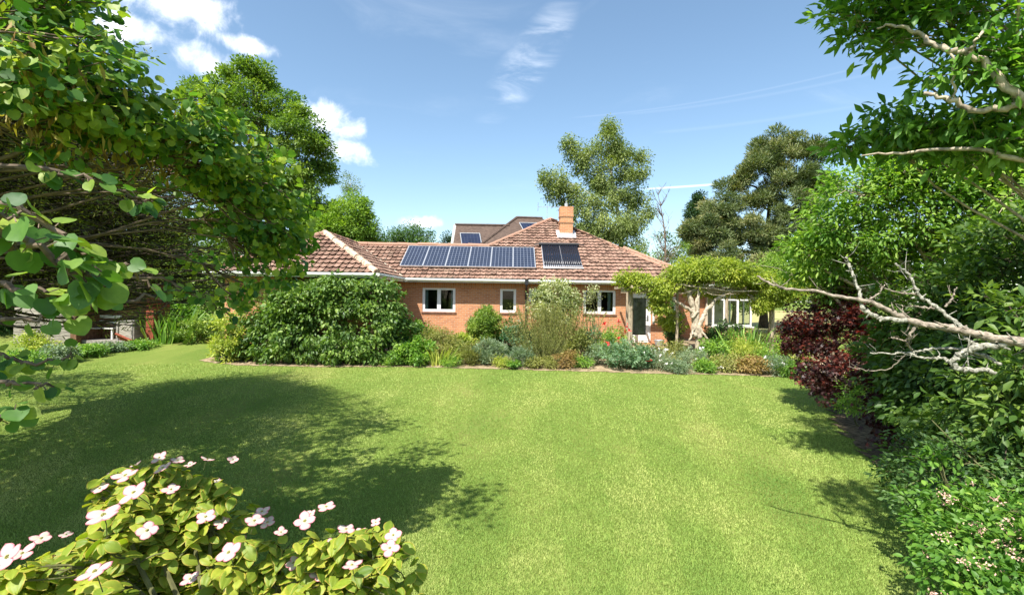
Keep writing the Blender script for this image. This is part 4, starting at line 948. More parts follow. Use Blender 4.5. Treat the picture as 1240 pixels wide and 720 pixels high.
# ------------------------------------------------------------------ shadow limits on the lawn, used to prune the crowns that would shade the wrong grass
SH = np.array((math.sin(SUN_AZ) / math.tan(SUN_EL), math.cos(SUN_AZ) / math.tan(SUN_EL)))
pool = np.array([ground_at(*p) for p in [(0, 520), (60, 508), (150, 489), (250, 476), (330, 467), (400, 466), (455, 480), (505, 503), (550, 535), (583, 572), (562, 615), (572, 650), (525, 690), (470, 730), (400, 760), (300, 730), (150, 705), (-60, 705), (-400, 720), (-700, 640), (-500, 520)]])


def in_poly(poly, px, py):
    c = np.zeros(px.shape, bool); j = len(poly) - 1
    for k in range(len(poly)):
        xi, yi = poly[k]; xj, yj = poly[j]; c ^= ((yi > py) != (yj > py)) & (px < (xj - xi) * (py - yi) / (yj - yi + 1e-12) + xi); j = k
    return c


def keep_pool(C):
    return in_poly(pool, C[:, 0] + C[:, 2] * SH[0], C[:, 1] + C[:, 2] * SH[1])


# dense twiggy evergreen behind the judas tree
r = np.random.default_rng(101); cx_, cy_ = -9.9, 8.6
tw_ = root('twiggy_conifer', (cx_, cy_, 0.1), 'dark conifer full of bare criss-cross twigs at the left', 'tree')
g = Geo(); trunkp = curve((cx_, cy_, 0.0), (cx_ + 0.2, cy_ + 0.1, 6.6), 10, r, 0.02); g.tube(trunkp, np.linspace(0.2, 0.04, 10), 9); leafC = []
for k in range(760):
    z = r.uniform(2.35, 6.2); an = r.normal(-0.05, 0.5) if k % 6 else r.uniform(0, 2 * math.pi); L_ = (7.0 if k % 6 else 3.4) * (1 - max(0, (z - 2.8)) / 5.2) ** 0.6 * r.uniform(0.55, 1.0)
    p0 = np.array((cx_, cy_, z)); e = p0 + np.array((math.cos(an) * L_, math.sin(an) * L_, r.uniform(-0.2, 0.4)))
    if not keep_pool(e[None])[0]: e = p0 + (e - p0) * 0.6
    if e[1] > 13 or e[0] > -0.5 * e[1] - r.uniform(0, 0.8): continue
    q = curve(p0, e, 8, r, 0.04, -0.03); g.tube(q, np.linspace(0.03, 0.006, 8), 4, cap=False)
    for s_ in range(12):
        j = r.integers(2, 8); v = nrm(q[-1] - q[0]); sd = nrm(np.cross(v, (0, 0, 1))) * r.choice([-1, 1]); l2 = r.uniform(0.3, 0.8)
        e2 = q[j] + (v * 0.6 + sd * 0.8 + r.normal(0, 0.15, 3)) * l2; g.tube([q[j], (q[j] + e2) / 2 + r.normal(0, 0.03, 3), e2], [0.008, 0.006, 0.004], 3, cap=False); leafC.append(e2)
g.build('trunk', M['bark_dark'], tw_)
g = Geo(); leafC = np.array(leafC); leafC = leafC[keep_pool(leafC)]; rr_ = np.hypot(leafC[:, 0] - cx_, leafC[:, 1] - cy_)
leafC = leafC[(leafC[:, 2] > 3.2) | (r.random(len(leafC)) < 0.6)]
clumps(g, NARROW, leafC, 0.2, 15, 0.075, r, np.array((cx_, cy_, 3.5)), flat=0.5, up=0.6); g.build('crown', M['twiglet'], tw_)

# judas tree overhanging from the left: heart-shaped leaves
def B4(px, py, D, rad, n): return (P(px, py, D), (rad, rad, rad * 0.8), n)


jb = [B4(20, 30, 2.9, 0.45, 16), B4(75, 60, 3.0, 0.42, 18), B4(60, 130, 3.2, 0.4, 14), B4(120, 105, 3.2, 0.42, 18), B4(20, 100, 2.6, 0.35, 12), B4(160, 120, 3.5, 0.42, 18), B4(205, 135, 3.8, 0.4, 18), B4(240, 175, 4.0, 0.42, 20), B4(285, 185, 4.3, 0.42, 22),
      B4(320, 225, 4.5, 0.38, 20), B4(335, 265, 4.7, 0.33, 18), B4(345, 300, 4.8, 0.24, 12), B4(318, 318, 4.9, 0.34, 16), B4(300, 275, 4.9, 0.42, 11), B4(270, 235, 4.8, 0.45, 9), B4(200, 190, 4.3, 0.4, 7), B4(-60, 20, 2.8, 0.6, 20),
      B4(30, -30, 3.2, 0.5, 16), B4(90, 15, 3.3, 0.3, 12), B4(-120, -90, 3.5, 1.0, 40), B4(-200, -150, 3.2, 1.1, 40), B4(300, 345, 5.2, 0.25, 6), B4(250, 320, 5.6, 0.3, 5), B4(-60, -160, 4.6, 0.9, 36), B4(-260, 60, 4.5, 1.2, 36), B4(-120, 100, 4.0, 0.8, 20)]
shade_blobs = [(np.array(c), np.array(q), n) for c, q, n in [((-4.6, 2.6, 5.0), (1.7, 1.7, 0.9), 70), ((-5.4, 1.4, 4.6), (1.6, 1.5, 0.9), 50), ((-3.6, 3.9, 4.9), (1.1, 1.2, 0.7), 40), ((-6.2, 4.0, 5.0), (1.7, 1.7, 1.0), 60), ((-5.0, 5.8, 4.8), (1.5, 1.5, 0.8), 50)]]  # unseen crown blobs added to thicken the lawn shadow
_vc = np.vstack([b_[0] for b_ in jb[:25]]); _vf = _vc[:, :2] + _vc[:, 2:3] * SH


def off_ok(C, d=0.6):
    f = C[:, :2] + C[:, 2:3] * SH; return np.sqrt(((f[:, None] - _vf[None]) ** 2).sum(-1)).min(1) > d


jt, JC = make_tree('judas_tree', 'judas tree with heart-shaped leaves and brown pods overhanging the top left', (-5.3, 3.0, 0), jb, M['cercis'], M['bark'], T=HEART, cr=0.19, per=22, size=0.066, tr=0.16, kmin=6, limb=0.015, top=(-4.6, 3.0, 3.8), seed=102,
                   keep=keep_pool, up=0.7, droop=0.55, twig=0.008, hollow=0.35, tonev=0.36, flat=0.55, tonebase=0.6)
# its low nearer sprays, big in the picture
r = np.random.default_rng(103); g = Geo(); gl_ = Geo()
for path, nl in [([(-70, 250, 1.7), (-10, 285, 1.55), (50, 300, 1.5), (95, 330, 1.6), (125, 335, 1.7)], 13), ([(-60, 230, 2.2), (20, 250, 2.0), (90, 305, 2.1), (150, 320, 2.3), (180, 345, 2.4)], 18), ([(-60, 190, 2.6), (40, 205, 2.5), (110, 215, 2.6), (170, 240, 2.8), (185, 245, 2.9)], 16),
                 ([(-60, 330, 1.9), (0, 345, 1.8), (60, 355, 1.8), (75, 375, 1.9)], 9), ([(-70, 370, 2.5), (0, 388, 2.4), (45, 385, 2.4), (75, 372, 2.6)], 2), ([(-60, 270, 1.5), (-15, 262, 1.45), (15, 258, 1.45)], 8), ([(60, 375, 3.4), (150, 365, 3.6), (210, 352, 3.9), (260, 358, 4.2)], 10), ([(120, 330, 4.3), (200, 338, 4.2), (262, 370, 4.5), (285, 392, 4.6)], 16),
                 ([(-60, 400, 3.0), (0, 430, 2.9), (50, 440, 2.8), (90, 430, 2.9)], 9), ([(-60, 440, 2.6), (0, 462, 2.5), (40, 465, 2.5), (70, 470, 2.6)], 6), ([(-40, 500, 2.2), (0, 506, 2.1), (15, 500, 2.1)], 5),
                 ([(-40, 210, 3.3), (60, 160, 3.3), (160, 170, 3.6), (250, 205, 4.1), (320, 260, 4.5)], 14)]:
    pts = np.array([P(*a) for a in path]); tt = np.linspace(0, len(pts) - 1, 5 * len(pts)); q = np.stack([np.interp(tt, range(len(pts)), pts[:, k]) for k in range(3)], -1) + r.normal(0, 0.012, (len(tt), 3))
    g.tube(q, np.linspace(0.016, 0.005, len(q)), 6, cap=False)
    js = np.sort(r.uniform(0.25, 1.0, nl * 2)); pp = np.stack([np.interp(js * (len(q) - 1), range(len(q)), q[:, k]) for k in range(3)], -1)
    d = r.normal(0, 0.75, (nl * 2, 3)) + nrm(pts[-1] - pts[0]) * 0.5; d[:, 2] -= 0.75
    st = nrm(d + (0, 0, 0.7)) * 0.04
    for a, b_ in zip(pp, pp + st): g.tube([a, b_], 0.0022, 3, cap=False)
    n = r.normal(0, 0.4, (nl * 2, 3)) + (0.05, -0.35, 0.9)
    add_leaves(gl_, HEART, pp + st, d, n, r.uniform(0.05, 0.088, nl * 2), r.normal(0.5, 0.26, nl * 2))
g.build('branch', M['bark'], jt); gl_.build('foliage', M['cercis'], jt, smooth=True)
for k, (px, py, D) in enumerate([(25, 85, 2.8), (60, 95, 2.9), (45, 115, 3.0), (85, 140, 3.2), (115, 155, 3.4), (150, 165, 3.6), (190, 178, 3.9), (100, 175, 3.3), (225, 205, 4.2), (260, 215, 4.3), (140, 190, 3.6), (30, 150, 3.0), (275, 165, 4.2), (210, 130, 3.9), (8, 60, 2.6)]):
    c0 = P(px, py, D); N = 34; pos = c0 + r.normal(0, 1, (N, 3)) * (0.16, 0.16, 0.05); d = r.normal(0, 0.35, (N, 3)) + (0.1, 0, -1); g = Geo()
    add_leaves(g, NARROW, pos, d, r.normal(0, 1, (N, 3)), r.uniform(0.08, 0.12, N), r.uniform(0, 1, N)); g.build('seed_pod_cluster', M['pod'], jt)
make_tree('boundary_tree', 'unseen spreading tree added left of the camera to shade the lawn', (-6.6, 1.6, 0),  # put in out of view and pruned only to deepen the lawn shadow
          [(np.array(c), np.array(q), n) for c, q, n in [((-6.0, 2.0, 5.4), (2.0, 1.6, 0.9), 120), ((-4.2, 1.6, 5.2), (1.5, 1.4, 0.8), 90), ((-7.6, 3.2, 5.0), (1.8, 1.8, 1.0), 120), ((-3.0, 3.2, 5.7), (1.2, 1.2, 0.7), 30), ((-6.2, 4.6, 5.6), (1.8, 1.6, 0.9), 50), ((-4.0, 0.4, 5.0), (1.4, 1.0, 0.7), 30), ((-8.4, 5.4, 4.6), (1.6, 1.6, 1.0), 90), ((-7.0, 0.6, 5.0), (1.8, 1.2, 0.8), 90), ((-5.2, 6.2, 6.2), (1.6, 1.4, 0.8), 40)]] + shade_blobs,
          M['oak'], M['bark'], cr=0.45, per=90, size=0.12, tr=0.22, top=(-6.0, 2.2, 4.9), seed=105, keep=lambda C: keep_pool(C) & off_ok(C) & ((C[:, 0] < -1.12 * C[:, 1] - 0.6) | ((C[:, 2] - 2.5) / np.maximum(C[:, 1], 0.3) > 0.72)), limb=0.08)
# second tree off to the left whose shade falls in the corner of the lawn
cc2 = np.array([ground_at(*p) for p in [(165, 452), (140, 466), (60, 482), (-40, 500), (-200, 490), (-200, 445), (0, 440), (60, 450)]])
make_tree('boundary_tree', 'broad tree just outside the left edge shading the lawn corner', (-14.2, 9.6, 0.15), [(np.array((-13.6, 9.4, 5.2)), np.array((2.6, 1.8, 1.6)), 90), (np.array((-14.6, 9.0, 3.6)), np.array((1.6, 1.6, 1.2)), 30)], M['oak'], M['bark'], cr=0.5, per=80, size=0.12, tr=0.2, seed=104,
          keep=lambda C: in_poly(cc2 + 0 * cc2, C[:, 0] + C[:, 2] * SH[0], C[:, 1] + C[:, 2] * SH[1]) | (C[:, 0] + C[:, 2] * SH[0] < -13.5))

# ------------------------------------------------------------------ right side trees
def keep_right(C):
    sx_, sy_ = C[:, 0] + C[:, 2] * SH[0], C[:, 1] + C[:, 2] * SH[1]
    lim = np.interp(sy_, [2, 3.5, 4.6, 5.6, 6.4, 7.2, 8.2, 9.2, 9.8, 10.6, 11.5, 12.5, 14], [4.0, 3.9, 4.1, 4.5, 4.9, 4.6, 4.7, 5.0, 6.3, 6.9, 6.7, 7.0, 8.0])
    return sx_ > lim - 0.05


mg = [B4(1022, 22, 5.2, 0.3, 16), B4(1060, 15, 5.1, 0.3, 16), B4(1095, 5, 5.0, 0.4, 20), B4(1140, 20, 4.8, 0.4, 20), B4(1190, 5, 4.6, 0.45, 24), B4(1235, 40, 4.4, 0.45, 22), B4(1215, 85, 4.5, 0.3, 12), B4(1152, 88, 4.7, 0.25, 10), B4(1195, 60, 4.6, 0.3, 8), B4(1080, 50, 5.0, 0.2, 8), B4(1230, 110, 4.4, 0.25, 8),
      (np.array((2.95, 3.9, 7.4)), np.array((1.0, 0.6, 0.4)), 100), (np.array((3.6, 4.9, 7.5)), np.array((0.8, 0.6, 0.4)), 60), (np.array((2.1, 2.3, 6.4)), np.array((0.6, 0.4, 0.35)), 40), B4(1100, -60, 4.8, 0.6, 24), B4(1200, -90, 4.6, 0.8, 36), B4(1300, -20, 4.4, 0.8, 40), B4(1330, 90, 4.5, 0.6, 20), B4(1360, 180, 4.8, 0.7, 30),  # first three blobs: foliage added above the view to shade the lawn
      B4(1035, 175, 5.6, 0.22, 12), B4(1062, 158, 5.5, 0.25, 14), B4(1095, 150, 5.3, 0.3, 16), B4(1090, 172, 5.3, 0.25, 12), B4(1130, 158, 5.1, 0.3, 18), B4(1165, 150, 5.0, 0.35, 18), B4(1205, 165, 4.8, 0.4, 22), B4(1240, 150, 4.6, 0.4, 16)]


def pale_limbs(g, r):
    for path, r0, r1 in [([(1108, 38, 5.0), (1128, 52, 4.9), (1150, 62, 4.8), (1176, 63, 4.75), (1200, 85, 4.7), (1225, 108, 4.6), (1262, 140, 4.6)], 0.03, 0.06), ([(1118, 113, 5.0), (1140, 117, 4.9), (1158, 123, 4.85), (1180, 135, 4.8), (1210, 131, 4.7), (1245, 124, 4.6), (1275, 135, 4.6)], 0.028, 0.055),
                         ([(1150, 62, 4.8), (1155, 90, 4.8), (1158, 122, 4.85)], 0.015, 0.02), ([(1060, 35, 5.1), (1085, 30, 5.05), (1110, 40, 5.0)], 0.012, 0.03), ([(1176, 63, 4.75), (1180, 48, 4.7), (1200, 30, 4.7)], 0.03, 0.015),
                         ([(1262, 140, 4.6), (1330, 230, 4.8), (1400, 360, 5.2)], 0.07, 0.13), ([(1045, 188, 5.5), (1090, 185, 5.4), (1150, 180, 5.1), (1240, 190, 4.8), (1330, 230, 4.8)], 0.012, 0.05)]:
        pts = np.array([P(a[0], a[1], a[2] - 0.3) for a in path]); tt = np.linspace(0, len(pts) - 1, 4 * len(pts)); q = np.stack([np.interp(tt, range(len(pts)), pts[:, k]) for k in range(3)], -1) + r.normal(0, 0.01, (len(tt), 3)); g.tube(q, np.linspace(r0, r1, len(q)) * 0.62 * r.uniform(0.85, 1.15, len(q)), 8)


make_tree('magnolia_tree', 'broad-leaved magnolia with pale limbs reaching in at the top right', P(1420, 400, 5.2) * (1, 1, 0), mg, M['magnolia'], M['bark_pale'], T=LONGOVAL, limb=0.018, cr=0.2, per=16, size=0.145, tr=0.1, top=P(1330, 100, 4.9), seed=110, up=0.9, droop=0.05, twig=0.008, hollow=0.3, tonev=0.3, extra_trunk=pale_limbs, flat=0.6)
ch_ = [B4(1005, 270, 9.5, 0.55, 30), B4(1040, 235, 9.2, 0.7, 40), B4(1085, 215, 9.0, 0.75, 44), B4(1140, 205, 8.6, 0.8, 44), B4(1200, 210, 8.2, 0.8, 44), B4(1000, 315, 9.8, 0.6, 30), B4(1050, 290, 9.4, 0.8, 46), B4(1110, 270, 9.0, 0.85, 46), B4(1180, 270, 8.5, 0.9, 46), B4(975, 295, 10.0, 0.4, 16), B4(1250, 250, 8.2, 1.0, 50),
       B4(1080, 330, 9.6, 0.7, 34), B4(1150, 330, 9.0, 0.8, 36), B4(1230, 330, 8.4, 0.9, 36), B4(1020, 345, 10.2, 0.6, 26), B4(1320, 300, 8.4, 1.2, 50), B4(965, 330, 10.4, 0.35, 10), B4(1170, 180, 8.4, 0.6, 30), B4(1235, 185, 8.0, 0.7, 36), B4(1110, 195, 8.8, 0.5, 24), B4(1225, 235, 7.8, 0.7, 30)]
make_tree('broadleaf_tree', 'bright green bushy tree filling the right side above the dead branch', (xz(1190, 9.2), 9.2, 0.1), ch_, M['brightleaf'], M['bark_pale'], T=LONGOVAL, limb=0.05, cr=0.32, per=52, size=0.12, tr=0.14, top=P(1150, 230, 9.0), seed=111, up=0.8, droop=0.25, twig=0.01, hollow=0.25, tonev=0.3, tonebase=0.55)
lr = [B4(1130, 380, 7.4, 0.75, 44), B4(1200, 370, 6.6, 0.85, 50), B4(1100, 430, 7.6, 0.6, 34), B4(1160, 440, 6.8, 0.8, 46), B4(1230, 440, 5.8, 0.85, 50), B4(1110, 480, 7.0, 0.55, 30), B4(1170, 500, 6.2, 0.7, 40), B4(1235, 500, 5.2, 0.7, 36), B4(1300, 330, 6.0, 1.1, 50), B4(1300, 430, 5.6, 1.0, 40), B4(1240, 300, 6.8, 0.9, 40), B4(1380, 520, 5, 1.0, 20)]
make_tree('laurel', 'dark glossy evergreen standing behind the bare dead branch', (xz(1210, 7.0), 7.0, 0.05), lr, M['laurel'], M['bark_dark'], T=OVAL, cr=0.3, per=48, size=0.11, tr=0.1, top=P(1200, 330, 7.0), seed=112, up=0.7, droop=0.35, twig=0.009, hollow=0.3, tonev=0.3, cat='shrub')
make_tree('laurel', 'big-leaved shrub just under the dead branch at the right edge', (xz(1230, 4.6), 4.6, 0), [B4(1215, 470, 4.6, 0.35, 22), B4(1250, 430, 4.2, 0.3, 14), B4(1180, 520, 5.0, 0.35, 20), B4(1240, 540, 4.2, 0.4, 24), B4(1220, 365, 5.0, 0.25, 8), B4(1130, 520, 5.6, 0.3, 16), B4(1300, 480, 4.2, 0.5, 20)], M['laurel'], M['bark_dark'], T=LONGOVAL, cr=0.2, per=26, size=0.125, tr=0.05, top=P(1235, 450, 4.6), seed=113,
          up=0.8, droop=0.3, twig=0.007, hollow=0.2, tonev=0.25, cat='shrub', tonebase=0.65)

# red maple: two crowns
make_tree('red_maple', 'dark red maple bush at the edge of the lawn', (xz(1015, 10.4), 10.4, 0.18), [B4(985, 385, 10.2, 0.5, 34), B4(1015, 378, 10.0, 0.55, 34), B4(1045, 390, 9.8, 0.5, 28), B4(975, 410, 10.3, 0.4, 24), B4(1000, 425, 10.0, 0.55, 30), B4(1040, 425, 9.6, 0.5, 26), B4(1060, 400, 9.5, 0.35, 14), B4(990, 455, 10.1, 0.42, 22), B4(1022, 455, 9.8, 0.45, 22), B4(1015, 350, 10.2, 0.25, 8), B4(990, 350, 10.3, 0.2, 5), B4(960, 395, 10.4, 0.25, 10), B4(1000, 475, 10.0, 0.3, 10), B4(1062, 420, 9.2, 0.35, 16), B4(1050, 450, 9.2, 0.35, 14), B4(965, 420, 10.3, 0.28, 12), B4(1035, 375, 9.7, 0.35, 12)],
          M['red'], M['bark_dark'], T=PALM, cr=0.22, per=34, size=0.085, tr=0.06, top=P(1015, 390, 10.2), seed=120, up=0.9, droop=0.35, twig=0.007, hollow=0.2, tonev=0.34, cat='shrub')
make_tree('red_maple', 'smaller almost black-red bush nearer the camera below the dead branch', (xz(1072, 8.0), 8.0, 0.05), [B4(1062, 455, 8.0, 0.35, 20), B4(1080, 480, 7.9, 0.35, 20), B4(1068, 505, 7.8, 0.3, 16), B4(1098, 505, 7.7, 0.3, 14), B4(1088, 445, 8.1, 0.25, 10), B4(1080, 525, 7.6, 0.2, 6)], M['red'], M['bark_dark'], T=PALM, cr=0.2, per=30, size=0.08, tr=0.04, top=P(1075, 470, 8), seed=121, up=0.9, droop=0.4, twig=0.006, hollow=0.2, tonev=0.2, cat='shrub', tonebase=0.25)
make_tree('fern_shrub', 'light green leafy plant between the two red bushes', (xz(1045, 9.2), 9.2, 0.1), [B4(1040, 480, 9.2, 0.35, 24), B4(1055, 460, 9.2, 0.3, 16), B4(1030, 490, 9.3, 0.2, 10)], M['fresh'], M['stem'], T=LONGOVAL, cr=0.2, per=26, size=0.08, tr=0.02, seed=122, cat='plant', twig=0.004, hollow=0.2)

# wild hedge at the right front
hb_ = []
for (px, py, D, rad, n) in [(1110, 545, 5.4, 0.32, 20), (1090, 575, 5.0, 0.22, 14), (1140, 560, 4.8, 0.35, 22), (1190, 560, 4.4, 0.35, 24), (1235, 580, 4.0, 0.32, 22), (1120, 600, 4.4, 0.28, 18), (1165, 610, 4.1, 0.3, 20), (1285, 600, 3.8, 0.4, 20), (1140, 640, 4.0, 0.25, 10)]: hb_.append(B4(px, py, D, rad, n))
make_tree('hedge_shrub', 'untidy dark green shrub spilling over the lawn under the evergreen', (xz(1180, 4.6), 4.6, 0), hb_, M['dark'], M['stem'], T=OVAL, cr=0.16, per=40, size=0.06, tr=0.03, top=P(1180, 560, 4.5), seed=123, cat='shrub', twig=0.005, hollow=0.2, tonebase=0.75, tonev=0.35)
rb = [B4(px, py, D, rad * 1.05, n) for (px, py, D, rad, n) in [(1145, 610, 3.7, 0.22, 16), (1185, 625, 3.5, 0.25, 18), (1225, 620, 3.3, 0.25, 18), (1150, 660, 3.3, 0.22, 16), (1190, 670, 3.1, 0.25, 20), (1235, 670, 2.9, 0.25, 20), (1165, 705, 2.9, 0.2, 14), (1210, 715, 2.8, 0.25, 18), (1250, 740, 2.7, 0.25, 14), (1290, 660, 2.9, 0.35, 20), (1160, 745, 2.8, 0.2, 8), (1135, 560, 4.2, 0.12, 6), (1130, 640, 3.6, 0.12, 6)]]
rt_, RC = make_tree('flowering_shrub', 'leafy shrub with faded pink blossom clusters in the bottom right corner', (xz(1230, 3.0), 3.0, 0), rb, M['fresh'], M['stem'], T=OVAL, cr=0.13, per=24, size=0.058, tr=0.03, top=P(1215, 640, 3.2), seed=124, cat='shrub', twig=0.004, hollow=0.3, tonev=0.32, tonebase=0.22)
r = np.random.default_rng(125)
for (px, py, D) in [(1142, 598, 3.55), (1150, 606, 3.5), (1180, 634, 3.25), (1187, 643, 3.2), (1143, 649, 3.15), (1128, 672, 3.2), (1222, 633, 3.0), (1226, 645, 2.95), (1228, 672, 2.75), (1195, 684, 2.8), (1168, 682, 2.9), (1131, 717, 2.9), (1205, 607, 3.2), (1174, 585, 3.9), (1215, 660, 2.9)]:
    g = Geo(); N = 26; pos = P(px, py, D - 0.12) + r.normal(0, 0.018, (N, 3)) * (1.3, 1.3, 0.8); add_leaves(g, DIAMOND, pos, r.normal(0, 1, (N, 3)) + (0, 0, 0.6), r.normal(0, 1, (N, 3)) + (0, 0, 0.5), r.uniform(0.012, 0.022, N), r.random(N)); g.build('blossom', M['pinkbloom'], rt_)
g = Geo()
for path in ([(1128, 508, 4.4), (1150, 530, 4.2), (1185, 562, 4.0), (1225, 590, 3.8)], [(1096, 590, 4.4), (1130, 572, 4.3), (1175, 560, 4.2)]):
    g.tube(np.array([P(*a) for a in path]), np.linspace(0.004, 0.008, len(path)), 5)
g.build('long_shoot', M['stem'], rt_)

dt = root('dead_tree', P(1330, 420, 3.4) * (1, 1, 0), 'bare grey lichen-crusted branch reaching in from the right edge', 'dead branch')
g = Geo(); b0 = origin(dt); g.tube(np.vstack([curve(b0, P(1330, 430, 3.4), 8, np.random.default_rng(4), 0.03), curve(P(1330, 430, 3.4), P(1345, 200, 3.6), 7, np.random.default_rng(8), 0.06)[1:]]), np.concatenate([np.linspace(0.12, 0.075, 8), np.linspace(0.07, 0.012, 6)]), 12); g.build('trunk', M['lichen'], dt, smooth=True)
r = np.random.default_rng(130)


def dbranch(path, r0, r1, m='dead_wood', name='branch', jit=0.006):
    g = Geo(); pts = np.array([P(*a) for a in path]); n = len(pts); tt = np.linspace(0, n - 1, 6 * n)
    q = np.stack([np.interp(tt, range(n), pts[:, k]) for k in range(3)], -1)
    k_ = np.array([0.25, 0.5, 0.25])
    for _ in range(3): q[1:-1] = q[:-2] * 0.25 + q[1:-1] * 0.5 + q[2:] * 0.25
    q = q + r.normal(0, jit, q.shape) * 0.7; rad = np.linspace(r0, r1, len(q)) * r.uniform(0.8, 1.2, len(q)) * 0.78; g.tube(q, rad, 9)
    for _ in range(max(2, n)):
        j = r.integers(1, len(q) - 1); v = nrm(r.normal(0, 1, 3)); g.tube([q[j], q[j] + v * rad[j] * 1.5, q[j] + v * (rad[j] * 1.8 + r.uniform(0.0, 0.02))], [rad[j] * 0.6, rad[j] * 0.42, rad[j] * 0.2], 5)
    for _ in range(n + 1):
        j = r.integers(1, len(q) - 2); v = nrm(r.normal(0, 1, 3) + nrm(q[0] - q[-1]) * 0.9 + (0, 0, 0.25)); l_ = r.uniform(0.05, 0.2) * min(1, r1 / 0.02)
        w_ = np.array([q[j], q[j] + v * l_ * 0.45 + r.normal(0, 0.008, 3), q[j] + v * l_ + r.normal(0, 0.02, 3) + (0, 0, 0.02)]); g.tube(w_, [rad[j] * 0.35, rad[j] * 0.25, 0.0012], 5)
    g.build(name, M[m], dt, smooth=True)


dbranch([(917, 334, 4.25), (932, 343, 4.2), (952, 350, 4.15), (989, 352, 4.05), (1016, 359.6, 4.0), (1050, 364, 3.9)], 0.010, 0.02)
dbranch([(1050, 364, 3.9), (1083, 379, 3.85), (1102, 389, 3.8), (1144, 396, 3.7), (1175, 402, 3.6), (1205, 410, 3.5), (1245, 415, 3.45), (1335, 428, 3.4)], 0.022, 0.05)
dbranch([(1025, 311, 4.0), (1029, 323, 4.0), (1034, 337, 3.97), (1041, 355, 3.95), (1044, 372, 3.92), (1055, 382, 3.9), (1068, 386, 3.87), (1098, 388.5, 3.8)], 0.012, 0.024, 'lichen')
dbranch([(1084, 320, 3.85), (1095, 327, 3.85), (1103, 335, 3.84), (1108, 348, 3.82), (1116, 361, 3.8), (1134, 371, 3.75), (1153.5, 387, 3.7), (1173, 401, 3.62)], 0.009, 0.019, 'lichen')
dbranch([(1072, 349, 3.88), (1090, 355, 3.85), (1111, 356, 3.82)], 0.005, 0.011); dbranch([(1158, 348, 3.7), (1154, 361, 3.7), (1144, 372, 3.73)], 0.006, 0.011); dbranch([(1101, 370, 3.8), (1115, 372, 3.78), (1132, 373, 3.75)], 0.006, 0.011); dbranch([(1093, 369, 3.85), (1094, 380, 3.83), (1100, 388, 3.8)], 0.004, 0.009)
dbranch([(1052, 363, 3.9), (1064, 356, 3.88), (1072, 345, 3.88)], 0.012, 0.004)
dbranch([(1053, 427, 4.0), (1080, 428, 3.95), (1098, 427, 3.9), (1115, 424, 3.85), (1132, 421, 3.8), (1163, 422, 3.7), (1193, 431, 3.6), (1213, 440.5, 3.55)], 0.007, 0.017, 'lichen')
dbranch([(1240, 413, 3.45), (1212, 417, 3.5), (1187, 418.6, 3.55), (1165, 427, 3.6), (1152, 438, 3.62), (1157, 446, 3.62), (1172, 448, 3.6), (1190, 446.6, 3.58), (1206, 450, 3.56)], 0.035, 0.018, 'lichen', jit=0.009)
dbranch([(1098, 427, 3.9), (1120, 434, 3.8), (1138, 433, 3.7), (1152, 438, 3.62)], 0.008, 0.018, 'lichen'); dbranch([(1114, 391, 3.78), (1102, 404, 3.8), (1098.5, 416, 3.85), (1105, 425, 3.88)], 0.017, 0.009); dbranch([(1080, 409, 3.9), (1088, 410, 3.88), (1099, 415, 3.85)], 0.004, 0.008)
dbranch([(1027, 444, 4.2), (1050, 448, 4.1), (1075, 449, 4.0), (1098, 428, 3.9)], 0.003, 0.006); dbranch([(1160, 400, 3.66), (1172, 411, 3.62), (1184, 418, 3.56)], 0.018, 0.014, 'lichen')

# ------------------------------------------------------------------ wisteria on its pergola
wb = [(772, 340, 17.0, 0.36, 22), (800, 350, 16.8, 0.5, 28), (800, 368, 16.9, 0.34, 14), (822, 335, 16.8, 0.45, 28), (850, 330, 16.8, 0.55, 36), (880, 328, 16.8, 0.55, 36), (905, 335, 16.8, 0.5, 32), (930, 345, 16.8, 0.5, 28), (955, 350, 16.7, 0.4, 18), (840, 345, 17.2, 0.5, 16), (900, 348, 17.2, 0.45, 12), (920, 368, 16.8, 0.3, 14), (940, 360, 16.8, 0.35, 14), (812, 388, 17.4, 0.4, 14), (970, 338, 17, 0.3, 8), (835, 322, 17.5, 0.4, 14), (757, 338, 17, 0.28, 10), (868, 356, 17.4, 0.3, 6)]


def wtrunk(g, r):
    for path, r0, r1 in [([(842, 408, 16.8), (842, 392, 16.8), (840, 378, 16.8), (838, 368, 16.8), (834, 355, 16.8), (828, 345, 16.8)], 0.15, 0.07), ([(848, 410, 16.75), (846, 395, 16.7), (851, 383, 16.75), (856, 375, 16.75), (868, 362, 16.8), (885, 350, 16.8)], 0.1, 0.05), ([(840, 378, 16.8), (830, 372, 16.7), (815, 363, 16.7), (800, 358, 16.8)], 0.07, 0.03),
                         ([(838, 385, 16.7), (845, 378, 16.65), (843, 365, 16.7), (850, 350, 16.8), (845, 340, 16.8)], 0.06, 0.03), ([(835, 412, 16.6), (840, 400, 16.7), (844, 388, 16.75)], 0.035, 0.04), ([(858, 413, 16.6), (851, 402, 16.65), (846, 392, 16.7)], 0.035, 0.04), ([(818, 344, 16.6), (840, 347, 16.6), (880, 352, 16.6), (930, 352, 16.6)], 0.03, 0.02)]:
        pts = np.array([P(*a) for a in path]); tt = np.linspace(0, len(pts) - 1, 4 * len(pts)); q = np.stack([np.interp(tt, range(len(pts)), pts[:, k]) for k in range(3)], -1) + r.normal(0, 0.012, (len(tt), 3)); g.tube(q, np.linspace(r0, r1, len(q)) * r.uniform(0.9, 1.12, len(q)), 8)


